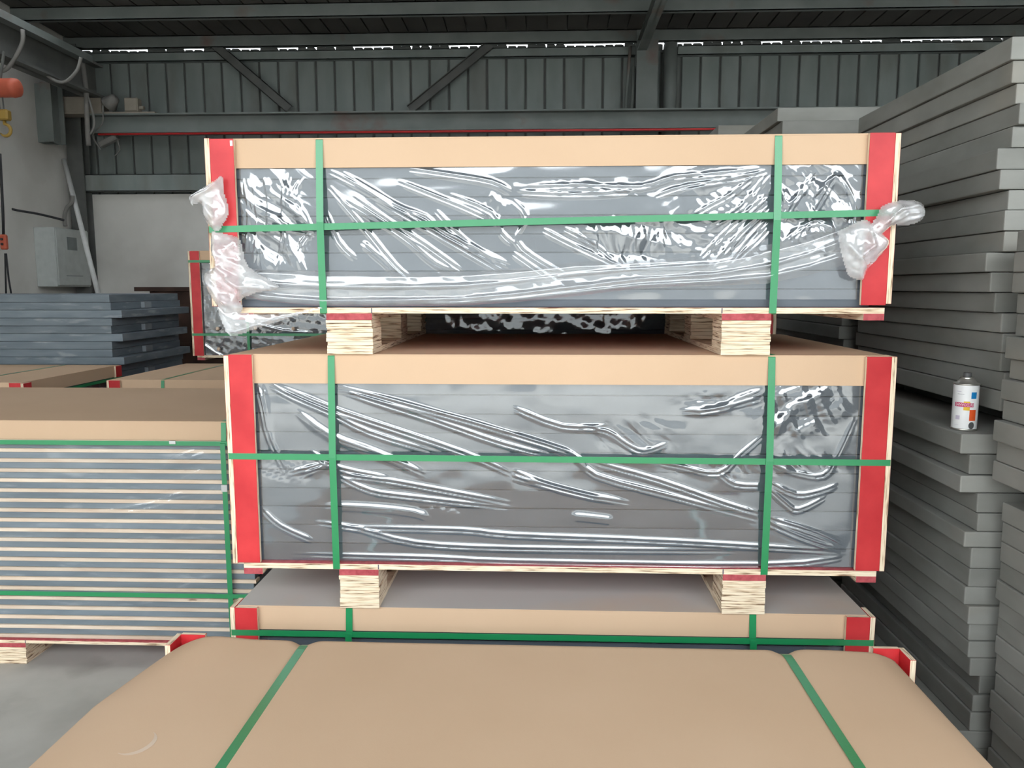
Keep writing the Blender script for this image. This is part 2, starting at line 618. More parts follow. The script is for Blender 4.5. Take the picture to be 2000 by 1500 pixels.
def crumpled_bag(name, poly_px, Y, bulge, mat, parent, base, res=0.004, seed=3, amp=0.012, creases=(), back=0.004):
    """a bunch of film: puffed front and back skins over a traced outline at a known distance"""
    pts = [oy(px, py, Y) for px, py in poly_px]
    poly = smooth_poly([(p[0] - base[0], p[2] - base[2]) for p in pts] + [(pts[0][0] - base[0], pts[0][2] - base[2])], 4)[:-1]
    xs, zs = [p[0] for p in poly], [p[1] for p in poly]
    x0, x1, z0, z1 = min(xs) - res, max(xs) + res, min(zs) - res, max(zs) + res
    nx, nz = int((x1 - x0) / res) + 2, int((z1 - z0) / res) + 2
    X, Z = np.meshgrid(np.linspace(x0, x1, nx), np.linspace(z0, z1, nz))
    D = np.full_like(X, 1e9)
    for i in range(len(poly)):
        d, t = seg_dist(X, Z, poly[i], poly[(i + 1) % len(poly)])
        D = np.minimum(D, d)
    ins = inside(poly, X, Z)
    D = np.where(ins, D, 0)
    puff = bulge * np.sqrt(np.clip(D / 0.03, 0, 1))
    n = 0.7 + 0.75 * facets(X, Z, seed) + 0.35 * np.abs(vnoise(X, Z + 0.3 * X, 0.022, 0.02, seed + 1))
    cr = crease_field(X, Z, [([(a - base[0], c - base[2]) for (a, b, c) in [tuple(oy(*q, Y)) for q in pl]], h, w) for
                             pl, h, w in creases]) if creases else 0
    k = np.clip(D / 0.012, 0, 1)
    Yf = (Y - base[1]) - puff - k * (amp * n + cr)
    c = inside(poly, (X[:-1, :-1] + X[1:, 1:]) / 2, (Z[:-1, :-1] + Z[1:, 1:]) / 2)
    o = grid_mesh(name, X, Yf, Z, mat, parent, keep=c)
    if back:
        me2 = grid_mesh(name + '_back', X, (Y - base[1]) + back * k * (1 + n), Z, mat, parent, keep=c, flip=True)
        bm = bmesh.new()
        bm.from_mesh(o.data)
        bm.from_mesh(me2.data)
        bm.to_mesh(o.data)
        bm.free()
        dm = me2.data
        bpy.data.objects.remove(me2)
        bpy.data.meshes.remove(dm)
        o.data.polygons.foreach_set('use_smooth', [True] * len(o.data.polygons))
    return o


# ------------------------------------------------------------------ the hall
WALL_Y = 7.0
LEFT_X = -5.44
RIGHT_X = 7.2
FRONT_Y = -4.6
EAVE_Z = 4.17

tag(bx('floor', (-40, -60, -0.2), (40, 30, 0), 'floor'), 'trowelled grey concrete floor with dark scuffs', 'floor', kind='structure')

wb = bx('wall_back', (LEFT_X - 0.3, WALL_Y + 0.03, 0), (RIGHT_X + 0.3, WALL_Y + 0.06, EAVE_Z - 0.02), 'steel_dark')
tag(wb, 'back wall of grey-green cladding above cement render', 'wall', kind='structure')
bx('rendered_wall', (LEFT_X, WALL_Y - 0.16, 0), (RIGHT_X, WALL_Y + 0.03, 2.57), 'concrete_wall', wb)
pitch = 0.2185
np_ = int((RIGHT_X - LEFT_X) / pitch)
pm = MB().box((0, 0, 2.56), (pitch - 0.022, 0.034, EAVE_Z - 0.03)).mesh('panel', bevel=0.008)
pm.materials.append(M['cladding'])
fill = {}
for i in range(np_):
    o = link('panel', pm, wb)
    o.location = (LEFT_X + i * pitch, WALL_Y, 0)
    hgt = random.choice([-0.012, 0.0, 0.006, 0.010, 0.014, 0.018])
    mb = MB()
    mb.prism([(0, EAVE_Z - 0.06), (pitch, EAVE_Z - 0.06), (pitch, EAVE_Z + 0.03 - hgt * 0.2), (pitch * 0.9, EAVE_Z + 0.05 - hgt),
              (pitch * 0.56, EAVE_Z + 0.05 - hgt), (pitch * 0.5, EAVE_Z + 0.03 - hgt), (pitch * 0.44, EAVE_Z + 0.05 - hgt),
              (pitch * 0.06, EAVE_Z + 0.05 - hgt)], 1, 0.0, 0.03)
    f = mb.build('eave_filler', 'steel_dark', wb, fix=True)
    f.location = (LEFT_X + i * pitch, WALL_Y + 0.002, 0)

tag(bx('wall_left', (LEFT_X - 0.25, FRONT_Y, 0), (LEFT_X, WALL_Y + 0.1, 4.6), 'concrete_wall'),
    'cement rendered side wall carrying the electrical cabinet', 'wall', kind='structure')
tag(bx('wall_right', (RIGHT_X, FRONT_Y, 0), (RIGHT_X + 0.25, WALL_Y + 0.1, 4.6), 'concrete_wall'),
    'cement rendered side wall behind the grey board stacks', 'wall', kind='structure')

ROOF_Z0 = 4.31  # underside at the back wall
SLOPE = 0.02
ce = bx('ceiling', (LEFT_X - 0.3, FRONT_Y, ROOF_Z0 + 0.26), (RIGHT_X + 0.3, FRONT_Y + 0.12, ROOF_Z0 + 0.40), 'steel_dark')
tag(ce, 'dark underside of the ribbed sheet metal roof', 'ceiling', kind='structure')
SK0, SK1 = 3.2, 5.5          # unseen translucent sheets added to the roof to brighten the rear wall


def roof_mesh(ya, yb, name):
    za, zb = ROOF_Z0 + (WALL_Y - ya) * SLOPE, ROOF_Z0 + (WALL_Y - yb) * SLOPE
    mb = MB()
    w = pitch - 0.02
    mb.v += [(0, ya, za), (w, ya, za), (w, yb, zb), (0, yb, zb), (0, ya, za + 0.03), (w, ya, za + 0.03), (w, yb, zb + 0.03),
             (0, yb, zb + 0.03)]
    mb.f += BOXF
    mb.mi += [0] * 6
    # closing rib over the joint
    n = len(mb.v)
    mb.v += [(w, ya, za + 0.025), (pitch, ya, za + 0.025), (pitch, yb, zb + 0.025), (w, yb, zb + 0.025), (w, ya, za + 0.05),
             (pitch, ya, za + 0.05), (pitch, yb, zb + 0.05), (w, yb, zb + 0.05)]
    mb.f += [tuple(n + i for i in q) for q in BOXF]
    mb.mi += [0] * 6
    return mb.mesh(name)


r_back, r_mid, r_front = roof_mesh(SK1, WALL_Y + 0.12, 'roof_panel'), roof_mesh(SK0, SK1, 'roof_panel'), roof_mesh(FRONT_Y, SK0, 'roof_panel')
r_sky = roof_mesh(SK0, SK1, 'added_skylight_panel')
for me_ in (r_back, r_mid, r_front):
    me_.materials.append(M['roof'])
r_sky.materials.append(M['added_skylight'])
for i in range(np_ + 2):
    x = LEFT_X - 0.2 + i * pitch
    sky = (i % 10) in (3, 4, 5, 6, 7)
    for me_ in (r_back, r_sky if sky else r_mid, r_front):
        o = link(me_.name.split('.')[0], me_, ce)
        o.location = (x, 0, 0)


def steel_bar(name, a, b, w, h, mat, label, cat, group=None, kind=None, profile='C'):
    """rolled steel member from a to b: channel or plain flat, w across, h high"""
    a, b = Vector(a), Vector(b)
    L = (b - a).length
    mb = MB()
    t = 0.008
    if profile == 'C':
        mb.box((0, -w / 2, -h / 2), (L, -w / 2 + t, h / 2))
        mb.box((0, -w / 2, -h / 2), (L, w / 2, -h / 2 + t))
        mb.box((0, -w / 2, h / 2 - t), (L, w / 2, h / 2))
    elif profile == 'I':
        mb.box((0, -w / 2, -h / 2), (L, w / 2, -h / 2 + t * 2))
        mb.box((0, -w / 2, h / 2 - t * 2), (L, w / 2, h / 2))
        mb.box((0, -t, -h / 2), (L, t, h / 2))
    else:
        mb.box((0, -w / 2, -h / 2), (L, w / 2, h / 2))
    o = mb.build(name, mat)
    d = (b - a).normalized()
    up = Vector((0, 0, 1)) if abs(d.z) < 0.95 else Vector((0, 1, 0))
    yv = up.cross(d).normalized()
    zv = d.cross(yv)
    o.matrix_world = Matrix(((d.x, yv.x, zv.x, a.x), (d.y, yv.y, zv.y, a.y), (d.z, yv.z, zv.z, a.z), (0, 0, 0, 1)))
    return tag(o, label, cat, group, kind)


def rz_at(y):
    return ROOF_Z0 + (WALL_Y - y) * SLOPE


# purlins under the roof
for yy, lab in ((6.86, 'rust-streaked steel purlin along the eave above the daylight slits'),
                (5.98, 'grey-green steel purlin next to the eave purlin'), ):
    z = rz_at(yy) - 0.066
    steel_bar('roof_purlin', (LEFT_X, yy, z), (RIGHT_X, yy, z), 0.06, 0.13, 'steel', lab, 'purlin', 'roof purlins')
# girts on the wall
p0, p1 = oy(165, 117, WALL_Y), oy(1238, 103, WALL_Y)
steel_bar('wall_girt', (LEFT_X, WALL_Y - 0.045, p0[2]), (1.02, WALL_Y - 0.045, p0[2]), 0.08, 0.10, 'cladding',
          'grey-green wall girt above the two diagonal braces', 'girt', 'wall girts')
steel_bar('wall_girt', (1.49, WALL_Y - 0.045, p0[2]), (RIGHT_X, WALL_Y - 0.045, p0[2]), 0.08, 0.10, 'cladding',
          'grey-green wall girt between round downpipe and the side wall', 'girt', 'wall girts')
p0 = oy(280, 358, WALL_Y - 0.2)
steel_bar('wall_girt', (LEFT_X + 0.05, WALL_Y - 0.21, p0[2]), (RIGHT_X, WALL_Y - 0.21, p0[2]), 0.09, 0.19, 'cladding',
          'wide grey-green girt where cladding meets the rendered wall', 'girt', 'wall girts')
# crane girder along the wall
GY = 6.55
g0, g1 = oy(1000, 218, GY)[2], oy(1000, 256, GY)[2]
steel_bar('crane_girder', (-5.0, GY, (g0 + g1) / 2), (RIGHT_X - 0.1, GY, (g0 + g1) / 2), 0.20, g0 - g1, 'steel',
          'long horizontal steel girder running along the back wall', 'girder', profile='I')
rp = oy(600, 259, GY - 0.12)
o = MB().tube([(oy(192, 259, GY - 0.12)[0], GY - 0.12, rp[2]), (RIGHT_X - 0.4, GY - 0.12, rp[2])], 0.012, 10).build('conductor_pipe', 'red_pipe', smooth=True)
tag(o, 'thin red conductor pipe under the long steel girder', 'pipe')
# diagonal braces
for (a, b, lab) in (((417, 86), (566, 214), 'diagonal steel brace falling away from the left side wall'),
                    ((958, 86), (800, 214), 'diagonal steel brace falling away from the steel column')):
    A, B = oy(*a, WALL_Y - 0.14), oy(*b, WALL_Y - 0.14)
    steel_bar('diagonal_brace', A, B, 0.05, 0.10, 'steel_dark', lab, 'brace', 'diagonal wall braces')
# column, downpipe, rods, rafter
c0, c1 = oy(1243, 140, WALL_Y - 0.25)[0], oy(1285, 140, WALL_Y - 0.25)[0]
mb = MB()
mb.box((c0, WALL_Y - 0.25, 0), (c1, WALL_Y - 0.235, 4.28)).box((c0, WALL_Y - 0.07, 0), (c1, WALL_Y - 0.055, 4.28)).box(
    ((c0 + c1) / 2 - 0.006, WALL_Y - 0.235, 0), ((c0 + c1) / 2 + 0.006, WALL_Y - 0.07, 4.28))
tag(mb.build('steel_column', 'steel'), 'wide flanged steel column standing against the back wall', 'column')
d0 = oy(1309, 140, WALL_Y - 0.09)
tag(MB().tube([(d0[0], WALL_Y - 0.09, 2.6), (d0[0], WALL_Y - 0.09, 4.28)], 0.075, 20).build('downpipe', 'steel', smooth=True),
    'round grey downpipe beside the steel column', 'pipe')
for (a, b, wd) in (((1231, 90), (1222, 212), 'longer'), ((1238, 130), (1235, 212), 'shorter')):
    A, B = oy(*a, WALL_Y - 0.16), oy(*b, WALL_Y - 0.16)
    tag(MB().tube([A, B], 0.018, 8).build('tie_rod', 'steel', smooth=True), '%s slanting steel tie rod beside the steel column' % wd, 'rod',
        'tie rods')
zc = (c0 + c1) / 2 - 0.06
steel_bar('roof_rafter', (zc, WALL_Y - 0.2, rz_at(6.8) - 0.19), (zc, FRONT_Y + 0.1, rz_at(FRONT_Y) - 0.19), 0.10, 0.12, 'steel',
          'steel roof rafter meeting the head of the steel column', 'rafter', profile='I')
# corner column on the left and the crane runway beam
mb = MB()
q0, q1 = oy(84, 250, 6.2)[0], oy(104, 250, 6.2)[0]
cz_a, cz_b = oy(95, 276, 6.2)[2], oy(95, 160, 6.2)[2]
mb.box((q0, 6.2, cz_a), (q1, 6.215, cz_b)).box((q0, 6.4, cz_a), (q1, 6.415, cz_b)).box(((q0 + q1) / 2 - 0.006, 6.215, cz_a), ((q0 + q1) / 2 + 0.006, 6.4, cz_b)).box((LEFT_X, 6.25, cz_a), (q0 + 0.02, 6.37, cz_b))
tag(mb.build('runway_bracket', 'steel'), 'short steel bracket holding the crane runway beam', 'bracket')
mb = MB()
kx0, kx1 = oy(133, 330, 6.7)[0], oy(163, 330, 6.7)[0]
mb.box((kx0, 6.70, 0), (kx1, 6.715, 4.2)).box((kx0, 6.83, 0), (kx1, 6.84, 4.2)).box(((kx0 + kx1) / 2 - 0.006, 6.715, 0), ((kx0 + kx1) / 2 + 0.006, 6.83, 4.2))
tag(mb.build('corner_column', 'steel_dark'), 'dark steel column in the corner beside the electrical cabinet', 'column')
bxx = oy(165, 160, 6.3)[0]
zt, zb_ = oy(165, 118, 6.3)[2], oy(165, 184, 6.3)[2]
mb = MB()
mb.box((bxx - 0.10, -1.0, zt - 0.025), (bxx + 0.10, 6.5, zt)).box((bxx - 0.10, -1.0, zb_), (bxx + 0.10, 6.5, zb_ + 0.025)).box((bxx - 0.012, -1.0, zb_), (bxx + 0.012, 6.5, zt))
tag(mb.build('runway_beam', 'steel_dark'), 'deep steel crane runway beam along the side wall', 'beam')
za_, zb2 = oy(155, 98, 6.0)[2], oy(155, 112, 6.0)[2]
xr = oy(150, 105, 6.0)[0]
tag(bx('runway_rail', (xr - 0.05, -1.0, zb2), (xr + 0.05, 6.2, za_), 'steel'), 'square steel rail above the crane runway beam', 'rail')


# things on and below the girder, upper left
def at_box(name, pa, pb, Y, depth, mat, label, cat, bevel=0.006):
    a, b = oy(*pa, Y), oy(*pb, Y)
    o = MB().box((a[0], Y, b[2]), (b[0], Y + depth, a[2])).build(name, mat, None, bevel)
    return tag(o, label, cat)


gt = g0
a, b = oy(110, 190, GY - 0.05), oy(262, 216, GY - 0.05)
mb = MB()
mb.box((a[0], GY - 0.09, gt + 0.001), (b[0] + 0.25, GY + 0.09, gt + 0.02))
mb.box((a[0], GY - 0.09, gt + 0.02), (oy(205, 190, GY)[0], GY - 0.06, a[2]))
mb.box((a[0], GY + 0.06, gt + 0.02), (oy(205, 190, GY)[0], GY + 0.09, a[2]))
mb.box((a[0], GY - 0.09, a[2] - 0.01), (oy(205, 190, GY)[0], GY + 0.09, a[2]))
trunk = tag(mb.build('cable_trunking', 'beige', None, 0.003), 'dusty beige trunking lying on the steel girder', 'trunking')
jb = empty('junction_box', (oy(255, 200, GY - 0.08)[0], GY - 0.08, gt + 0.021), 'small beige junction box on the steel girder', 'box')
MB().box((-0.075, 0, 0), (0.075, 0.1, 0.15)).build('box_body', 'beige', jb, 0.008)
MB().tube([(0.05, 0.05, 0.05), (0.12, 0.05, 0.05)], 0.022, 10).build('cable_gland', 'beige', jb)
MB().box((-0.065, -0.008, 0.01), (0.065, 0.0, 0.14)).build('lid', 'beige', jb, 0.002)
lp = empty('flood_lamp', (oy(220, 195, GY - 0.05)[0], GY - 0.05, gt + 0.021), 'dusty flood lamp tilted on the girder beside junction box', 'lamp')
MB().lathe([(0.005, 0.10), (0.05, 0.09), (0.065, 0.04), (0.09, -0.02), (0.085, -0.025), (0.0, -0.02)], 18).build('reflector', 'cable', lp, smooth=True).rotation_euler = (0.3, 1.0, 0)
lp.children[0].location = (-0.03, 0, 0.10)
MB().box((-0.04, -0.015, 0), (0.0, 0.015, 0.08)).build('bracket', 'steel_dark', lp)
a = oy(212, 270, GY - 0.02)
a[2] -= 0.03
hl = empty('strip_lamp', (a[0], GY - 0.02, a[2]), 'slanted strip lamp hung under the steel girder', 'lamp')
MB().box((-0.11, -0.04, -0.03), (0.11, 0.04, 0.03)).build('housing', 'cable', hl, 0.008).rotation_euler = (0, -0.42, 0)
MB().tube([(-0.05, 0, 0.0), (-0.05, 0, g1 - a[2] - 0.001)], 0.008, 8).build('hanger', 'steel_dark', hl)
MB().tube([(0.1, 0, 0.03), (0.12, 0, -0.1), (0.06, 0, -0.16)], 0.006, 8).build('flex', 'cable', hl)


def cable(name, pxs, Y, r, mat, label, seg=8, dy=0.0, parent=None):
    pts = smooth_poly([tuple(oy(x, y, Y + dy * i)) for i, (x, y) in enumerate(pxs)], 6)
    o = MB().tube(pts, r, seg).build(name, mat, parent, smooth=True)
    return o if parent else tag(o, label, 'cable')


cable('festoon_cable', [(44, 58), (44, 82), (30, 112), (14, 134), (-4, 142)], 5.0, 0.018, 'cable', 'grey festoon cable looping down towards the orange hoist')
cable('festoon_cable', [(44, 74), (66, 118), (98, 152), (126, 160), (150, 138), (158, 112)], 5.6, 0.016, 'cable', 'grey festoon cable sagging between two hangers on the runway beam')
hcb = cable('hanging_cable', [(158, 104), (162, 130), (168, 176), (170, 230), (173, 284)], 6.26, 0.026, 'cable', 'thick bundle of grey cables hanging past the girder end')
cable('branch_cable', [(168, 178), (180, 215), (184, 245), (176, 262)], 6.26, 0.012, 'cable', None, parent=hcb)
cable('dangling_flex', [(201, 205), (200, 240), (186, 256), (182, 268), (196, 292)], 6.42, 0.008, 'cable', None, parent=trunk)

# hoist on the far left
hy = 4.6
h0 = oy(8, 172, hy)
ho = empty('chain_hoist', (h0[0], hy, h0[2] - 0.45), 'orange electric chain hoist with yellow hook block', 'hoist')
o = MB().lathe([(0.0, 0.16), (0.05, 0.155), (0.075, 0.14), (0.082, 0.10), (0.078, 0.09), (0.078, -0.1), (0.085, -0.11), (0.085, -0.3), (0.0, -0.3)], 24).build('motor_housing', 'orange', ho, smooth=True)
o.rotation_euler = (0, math.pi / 2, 0)
o.location = (-0.02, 0, 0.45)
MB().box((-0.2, -0.06, 0.5), (-0.06, 0.06, 0.58)).build('trolley', 'steel_dark', ho, 0.01)
for k in (-0.018, 0.018):
    MB().tube([(-0.04 + k, 0, 0.42), (-0.035 + k, 0, 0.27)], 0.006, 6).build('chain', 'steel_dark', ho)
MB().box((-0.075, -0.035, 0.18), (0.03, 0.035, 0.27)).build('hook_block', 'yellow', ho, 0.012)
hk = [(-0.02, 0, 0.18), (-0.02, 0, 0.15)] + [(-0.02 + 0.05 * math.sin(t) + 0.0, 0, 0.10 + 0.05 * math.cos(t)) for t in np.linspace(0.2, 4.2, 10)]
MB().tube(hk, [0.014] * 9 + [0.012, 0.008, 0.005], 10).build('hook', 'yellow', ho, smooth=True)
MB().tube([tuple(Vector(oy(8, 100, hy)) - ho.location), (-0.03, 0, 0.52)], 0.012, 8).build('suspension_rod', 'steel_dark', ho)
pc = oy(8, 475, 5.0)
pd = empty('pendant_control', (pc[0], 5.0, pc[2] - 0.06), 'orange pendant switch hanging on a black cable', 'switch')
MB().box((-0.03, -0.025, 0), (0.03, 0.025, 0.14)).build('switch_body', 'orange', pd, 0.012)
for k in range(2):
    MB().lathe([(0.0, 0.012), (0.011, 0.010), (0.012, 0)], 12).build('button', 'black', pd).matrix_local = Matrix.Translation((0, -0.026, 0.05 + 0.045 * k)) @ Matrix.Rotation(math.pi / 2, 4, 'X')
MB().tube([(0, 0, 0.13)] + [tuple(Vector(oy(*q, 5.0)) - pd.location) for q in ((6, 420), (3, 360), (0, 300))], 0.012, 8).build('flex', 'black', pd, smooth=True)
for q in (((10, 495), (11, 540), (12, 580)), ((12, 495), (17, 545), (23, 580))):
    MB().tube([tuple(Vector(oy(*k, 5.0)) - pd.location) for k in q], 0.008, 8).build('trailing_flex', 'black', pd, smooth=True)

# electrical cabinet on the side wall
bxp = oy(113, 560, 6.05)
cz0, cz1 = bxp[2], oy(113, 443, 6.05)[2]
cab = empty('electrical_cabinet', (LEFT_X, 6.05, cz0), 'pale grey wall-mounted electrical cabinet with dark window', 'cabinet')
dx = bxp[0] - LEFT_X
MB().box((0.0, 0, 0), (dx, 0.62, cz1 - cz0)).build('cabinet_body', 'box_grey', cab, 0.008)
dr = MB().box((dx, 0.015, 0.015), (dx + 0.012, 0.605, cz1 - cz0 - 0.015)).build('cabinet_door', 'box_grey', cab, 0.003)
MB().box((dx + 0.012, 0.20, 0.40), (dx + 0.018, 0.37, 0.54)).build('window', 'box_dark', dr)
MB().box((dx + 0.012, 0.15, 0.115), (dx + 0.016, 0.45, 0.123)).build('slot', 'box_dark', dr)
MB().box((dx + 0.012, 0.55, 0.28), (dx + 0.03, 0.575, 0.36)).build('handle', 'box_dark', dr, 0.004)
A, B = oy(125, 312, 6.55), oy(196, 590, 5.95)
tag(MB().tube([A, B], 0.026, 14).build('conduit_pipe', 'pvc', smooth=True), 'long white plastic pipe leaning in front of the electrical cabinet', 'pipe')
cable('wall_cable', [(8, 402), (30, 410), (75, 418), (125, 430)], 5.75, 0.012, 'black', 'dark cable strung along the side wall to the cabinet')
cable('wall_cable', [(128, 442), (126, 424), (131, 405), (140, 396), (142, 382)], 6.3, 0.02, 'cable', 'grey cable rising from the top of the cabinet')

# rusty bin by the back wall
r0, r1 = oy(292, 563, 5.4), oy(560, 563, 5.4)
rb = empty('steel_bin', ((r0[0] + r1[0]) / 2, 5.4, 0), 'rust-brown sheet steel bin standing against the rendered wall', 'bin')
w_, h_ = (r1[0] - r0[0]) / 2, r0[2]
MB().box((-w_, 0, 0.08), (w_, 0.02, h_)).build('bin_panel', 'rust', rb)
MB().box((-w_, 0.98, 0.08), (w_, 1.0, h_)).build('bin_panel', 'rust', rb)
MB().box((-w_, 0.02, 0.08), (-w_ + 0.02, 0.98, h_ - 0.04)).build('bin_panel', 'rust', rb)
MB().box((w_ - 0.02, 0.02, 0.08), (w_, 0.98, h_)).build('bin_panel', 'rust', rb)
MB().box((-w_, 0.0, 0.08), (w_, 1.0, 0.1)).build('bin_floor', 'rust', rb)
MB().box((-w_ - 0.14, -0.03, h_ - 0.03), (w_ + 0.02, 0.0, h_ + 0.012)).build('rim', 'rust', rb)
MB().box((-w_, -0.012, h_ * 0.62), (w_, 0.0, h_ * 0.64)).build('rib', 'rust', rb)
for sx in (-1, 1):
    for yy in (0.03, 0.89):
        MB().box((sx * w_ * 0.85 - 0.04, yy, 0), (sx * w_ * 0.85 + 0.04, yy + 0.08, 0.08)).build('foot', 'rust', rb)

# unseen wall added behind the camera so flat film mirrors less low sky
tag(bx('wall_yard_added', (-40, -19.3, 0), (40, -19.0, 5.2), 'added_yard_wall'), 'added unseen wall across the yard opposite the open hall front', 'wall', kind='structure')



# ------------------------------------------------------------------ strapped pallet packs
def foot_block(parent, xa, xb, ya, yb, z0, z1, layers=7, seed=0):
    """a foot glued up from plywood offcuts, each slab a little out of line"""
    r = random.Random(seed)
    mb = MB()
    hs = [r.uniform(0.7, 1.3) for _ in range(layers)]
    k = (z1 - z0) / sum(hs)
    z = z0
    for h in hs:
        dx0, dx1, dy0 = r.uniform(-0.002, 0.002), r.uniform(-0.002, 0.002), r.uniform(-0.002, 0.002)
        mb.box((xa + dx0, ya + dy0, z), (xb + dx1, yb + dy0, z + h * k - 0.0009))
        z += h * k
    return mb.build('foot_block', 'plyZ', parent)


def pack(x, y, z0, label, cat='pallet', group='strapped pallets of plastic boards', W=1.86, D=1.0, hf=0.116, top=0.58, flap=0.085,
         post_bottom=0.135, post_top=None, vstraps=(), hstraps=(), boards=8, feet=((-0.60, -0.478), (0.495, 0.618)), rz=0.0,
         film=None, board_mat='board', deck=(0.03, 0.02), posts=True, cover=True, laths=False, card='card', n_strips=4,
         front_only=False, seed=0, name='board_pallet', post_w=0.066, cover_top='card', side_film=True, foot_len=0.115, inset=0.028):
    r = random.Random(seed)
    t = empty(name, (x, y, z0), label, cat, group, rz)
    w2 = W / 2
    post_top = top if post_top is None else post_top
    dk = 0.016
    # feet
    for (xa, xb) in feet:
        MB().box((xa, 0.004, 0), (xb, D - 0.004, 0.015)).build('runner', 'plyZ', t)
        for k in range(3):
            ya = 0.006 + k * (D - 0.012 - foot_len) / 2
            foot_block(t, xa, xb, ya, ya + foot_len, 0.0155, hf - 0.018, 7, seed * 31 + k + int(xa * 100))
        o = MB().box((xa, 0.006, hf - 0.018), (xb, D - 0.006, hf), faces=[1, 1, 0, 1, 0, 1]).build('bearer', ['red_end', 'plyZ'], t)
    for xa in ((-w2 + deck[0], -w2 + deck[0] + 0.055), (w2 - deck[1] - 0.055, w2 - deck[1])):
        MB().box((xa[0], 0.006, hf - 0.018), (xa[1], D - 0.006, hf), faces=[1, 1, 0, 1, 0, 1]).build('bearer', ['red_end', 'plyZ'], t)
    dmat = ['plyZ', 'red_end']
    MB().box((-w2 + deck[0], 0.006, hf), (w2 - deck[1], D - 0.006, hf + dk), faces=[1, 1, 0, 0, 0, 0]).build('deck', dmat, t)
    for (xa, xb) in feet:
        sx = xb if xa < 0 else xa
        MB().box((sx - 0.0012, 0.0052, hf + 0.001), (sx + 0.0012, 0.006, hf + dk - 0.001)).build('pen_mark', 'pen', t)
    # boards
    zb0, zb1 = hf + dk + 0.0005, top - 0.006
    by = 0.026
    if not laths:
        th = (zb1 - zb0) / boards
        for k in range(boards):
            sh = [0, 0]
            if r.random() < 0.3:
                sh[r.randrange(2)] = r.uniform(0.004, 0.03)
            MB().box((-w2 + inset + sh[0], by + r.uniform(0, 0.003), zb0 + k * th), (w2 - inset - sh[1], D - by, zb0 + (k + 1) * th - 0.0012)).build('board', board_mat, t, 0.0018)
    else:
        n = boards
        th = (zb1 - zb0) / n
        lt = 0.0145
        for k in range(n):
            za = zb0 + k * th
            MB().box((-w2 + 0.02, by + r.uniform(0, 0.002), za + lt), (w2 - 0.02 - r.uniform(0, 0.012), D - by, za + th - 0.0008)).build('board', board_mat, t, 0.0015)
            for yy in (0.0205, D / 2 - 0.02, D - 0.0605):
                MB().box((-w2 + 0.02, yy, za), (w2 - 0.02 + r.uniform(-0.02, 0.004), yy + 0.04, za + lt - 0.0005)).build('lath', 'lath', t, 0.001)
    # cardboard lid
    if cover:
        c = 0.004
        fx, fy = w2 - 0.0175, 0.0155
        mb = MB()
        mb.box((-fx, fy, top - c), (fx, D - fy, top), faces=[0, 1, 0, 0, 0, 0])
        mb.box((-fx, fy, top - flap), (fx, fy + c, top - c - 0.0002))
        mb.box((-fx, D - fy - c, top - flap), (fx, D - fy, top - c - 0.0002))
        mb.box((-fx, fy + c, top - flap), (-fx + c, D - fy - c, top - c - 0.0002))
        mb.box((fx - c, fy + c, top - flap), (fx, D - fy - c, top - c - 0.0002))
        mb.build('cardboard_lid', [card, cover_top], t)
    # corner posts: a front strip and a side strip of red faced plywood at every corner
    if posts:
        ts = 0.015
        for sx in (-1, 1):
            for back in (0, 1):
                ya, yb = (0.0, ts - 0.002) if not back else (D - ts + 0.002, D)
                xo, xi = sx * (w2 - ts - 0.0005), sx * (w2 - ts - post_w)
                dz = r.uniform(-0.004, 0.0)
                a = (min(xo, xi), ya, post_bottom)
                b = (max(xo, xi), yb, post_top + dz)
                MB().box(a, b, faces=[1, 1, 0, 1, 0, 1]).build('corner_strip', ['red', 'plyY'], t, 0.0008)
                ya, yb = (0.001, 0.07) if not back else (D - 0.07, D - 0.001)
                xo, xi = sx * w2, sx * (w2 - ts)
                MB().box((min(xo, xi), ya, post_bottom + r.uniform(-0.004, 0.004)), (max(xo, xi), yb, post_top + r.uniform(-0.004, 0)), faces=[1, 1, 1, 0, 1, 0]).build('corner_strip', ['red', 'plyX'], t, 0.0008)
    # film
    if film:
        film(t, w2, zb0, top, by)
        if side_film:
            for sx in (-1, 1):
                ny, nz = 60, 24
                Yg, Zg = np.meshgrid(np.linspace(by - 0.004, D - by, ny), np.linspace(zb0, top - flap * 0.5, nz))
                X = sx * (w2 - 0.023 + 0.003 * vnoise(Yg, Zg, 0.2, 0.06, seed + 9))
                grid_mesh('stretch_film', X, Yg, Zg, 'film_soft', t, flip=(sx < 0))
    # straps
    for s in vstraps:
        xs = s if not isinstance(s, tuple) else s[0]
        e = 0.0012
        zc = sum(hstraps[0]) / 2 if hstraps else (hf + top) / 2
        pts = [(xs, -0.0035, zc), (xs, 0.008, top - flap), (xs, 0.0142, top - 0.006), (xs, 0.022, top + 0.0004), (xs, D - 0.022, top + 0.0004),
               (xs, D - 0.014, top - 0.006), (xs, D + 0.002, zc), (xs, D - 0.005, hf + 0.004), (xs, D - 0.01, hf - 0.0012),
               (xs, 0.010, hf - 0.0012), (xs, 0.0046, hf + 0.002), (xs, 0.0042, hf + dk)]
        ribbon_loop(pts, 0, 0.0195, 0.001, 'strap', 'strap', t, (xs, D / 2, (hf + top) / 2))
    for (zl, zr) in hstraps:
        e = 0.0004
        pts = [(-w2 + 0.004, -e, zl), (0, -e, (zl + zr) / 2 + 0.000), (w2 - 0.004, -e, zr), (w2 + e, 0.004, zr), (w2 + e, D - 0.004, zr), (w2 - 0.004, D + e, zr), (-w2 + 0.004, D + e, zl), (-w2 - e, D - 0.004, zl), (-w2 - e, 0.004, zl)]
        ribbon_loop(pts, 2, 0.0175, 0.001, 'strap', 'strap', t, (0, D / 2, zl))
    return t


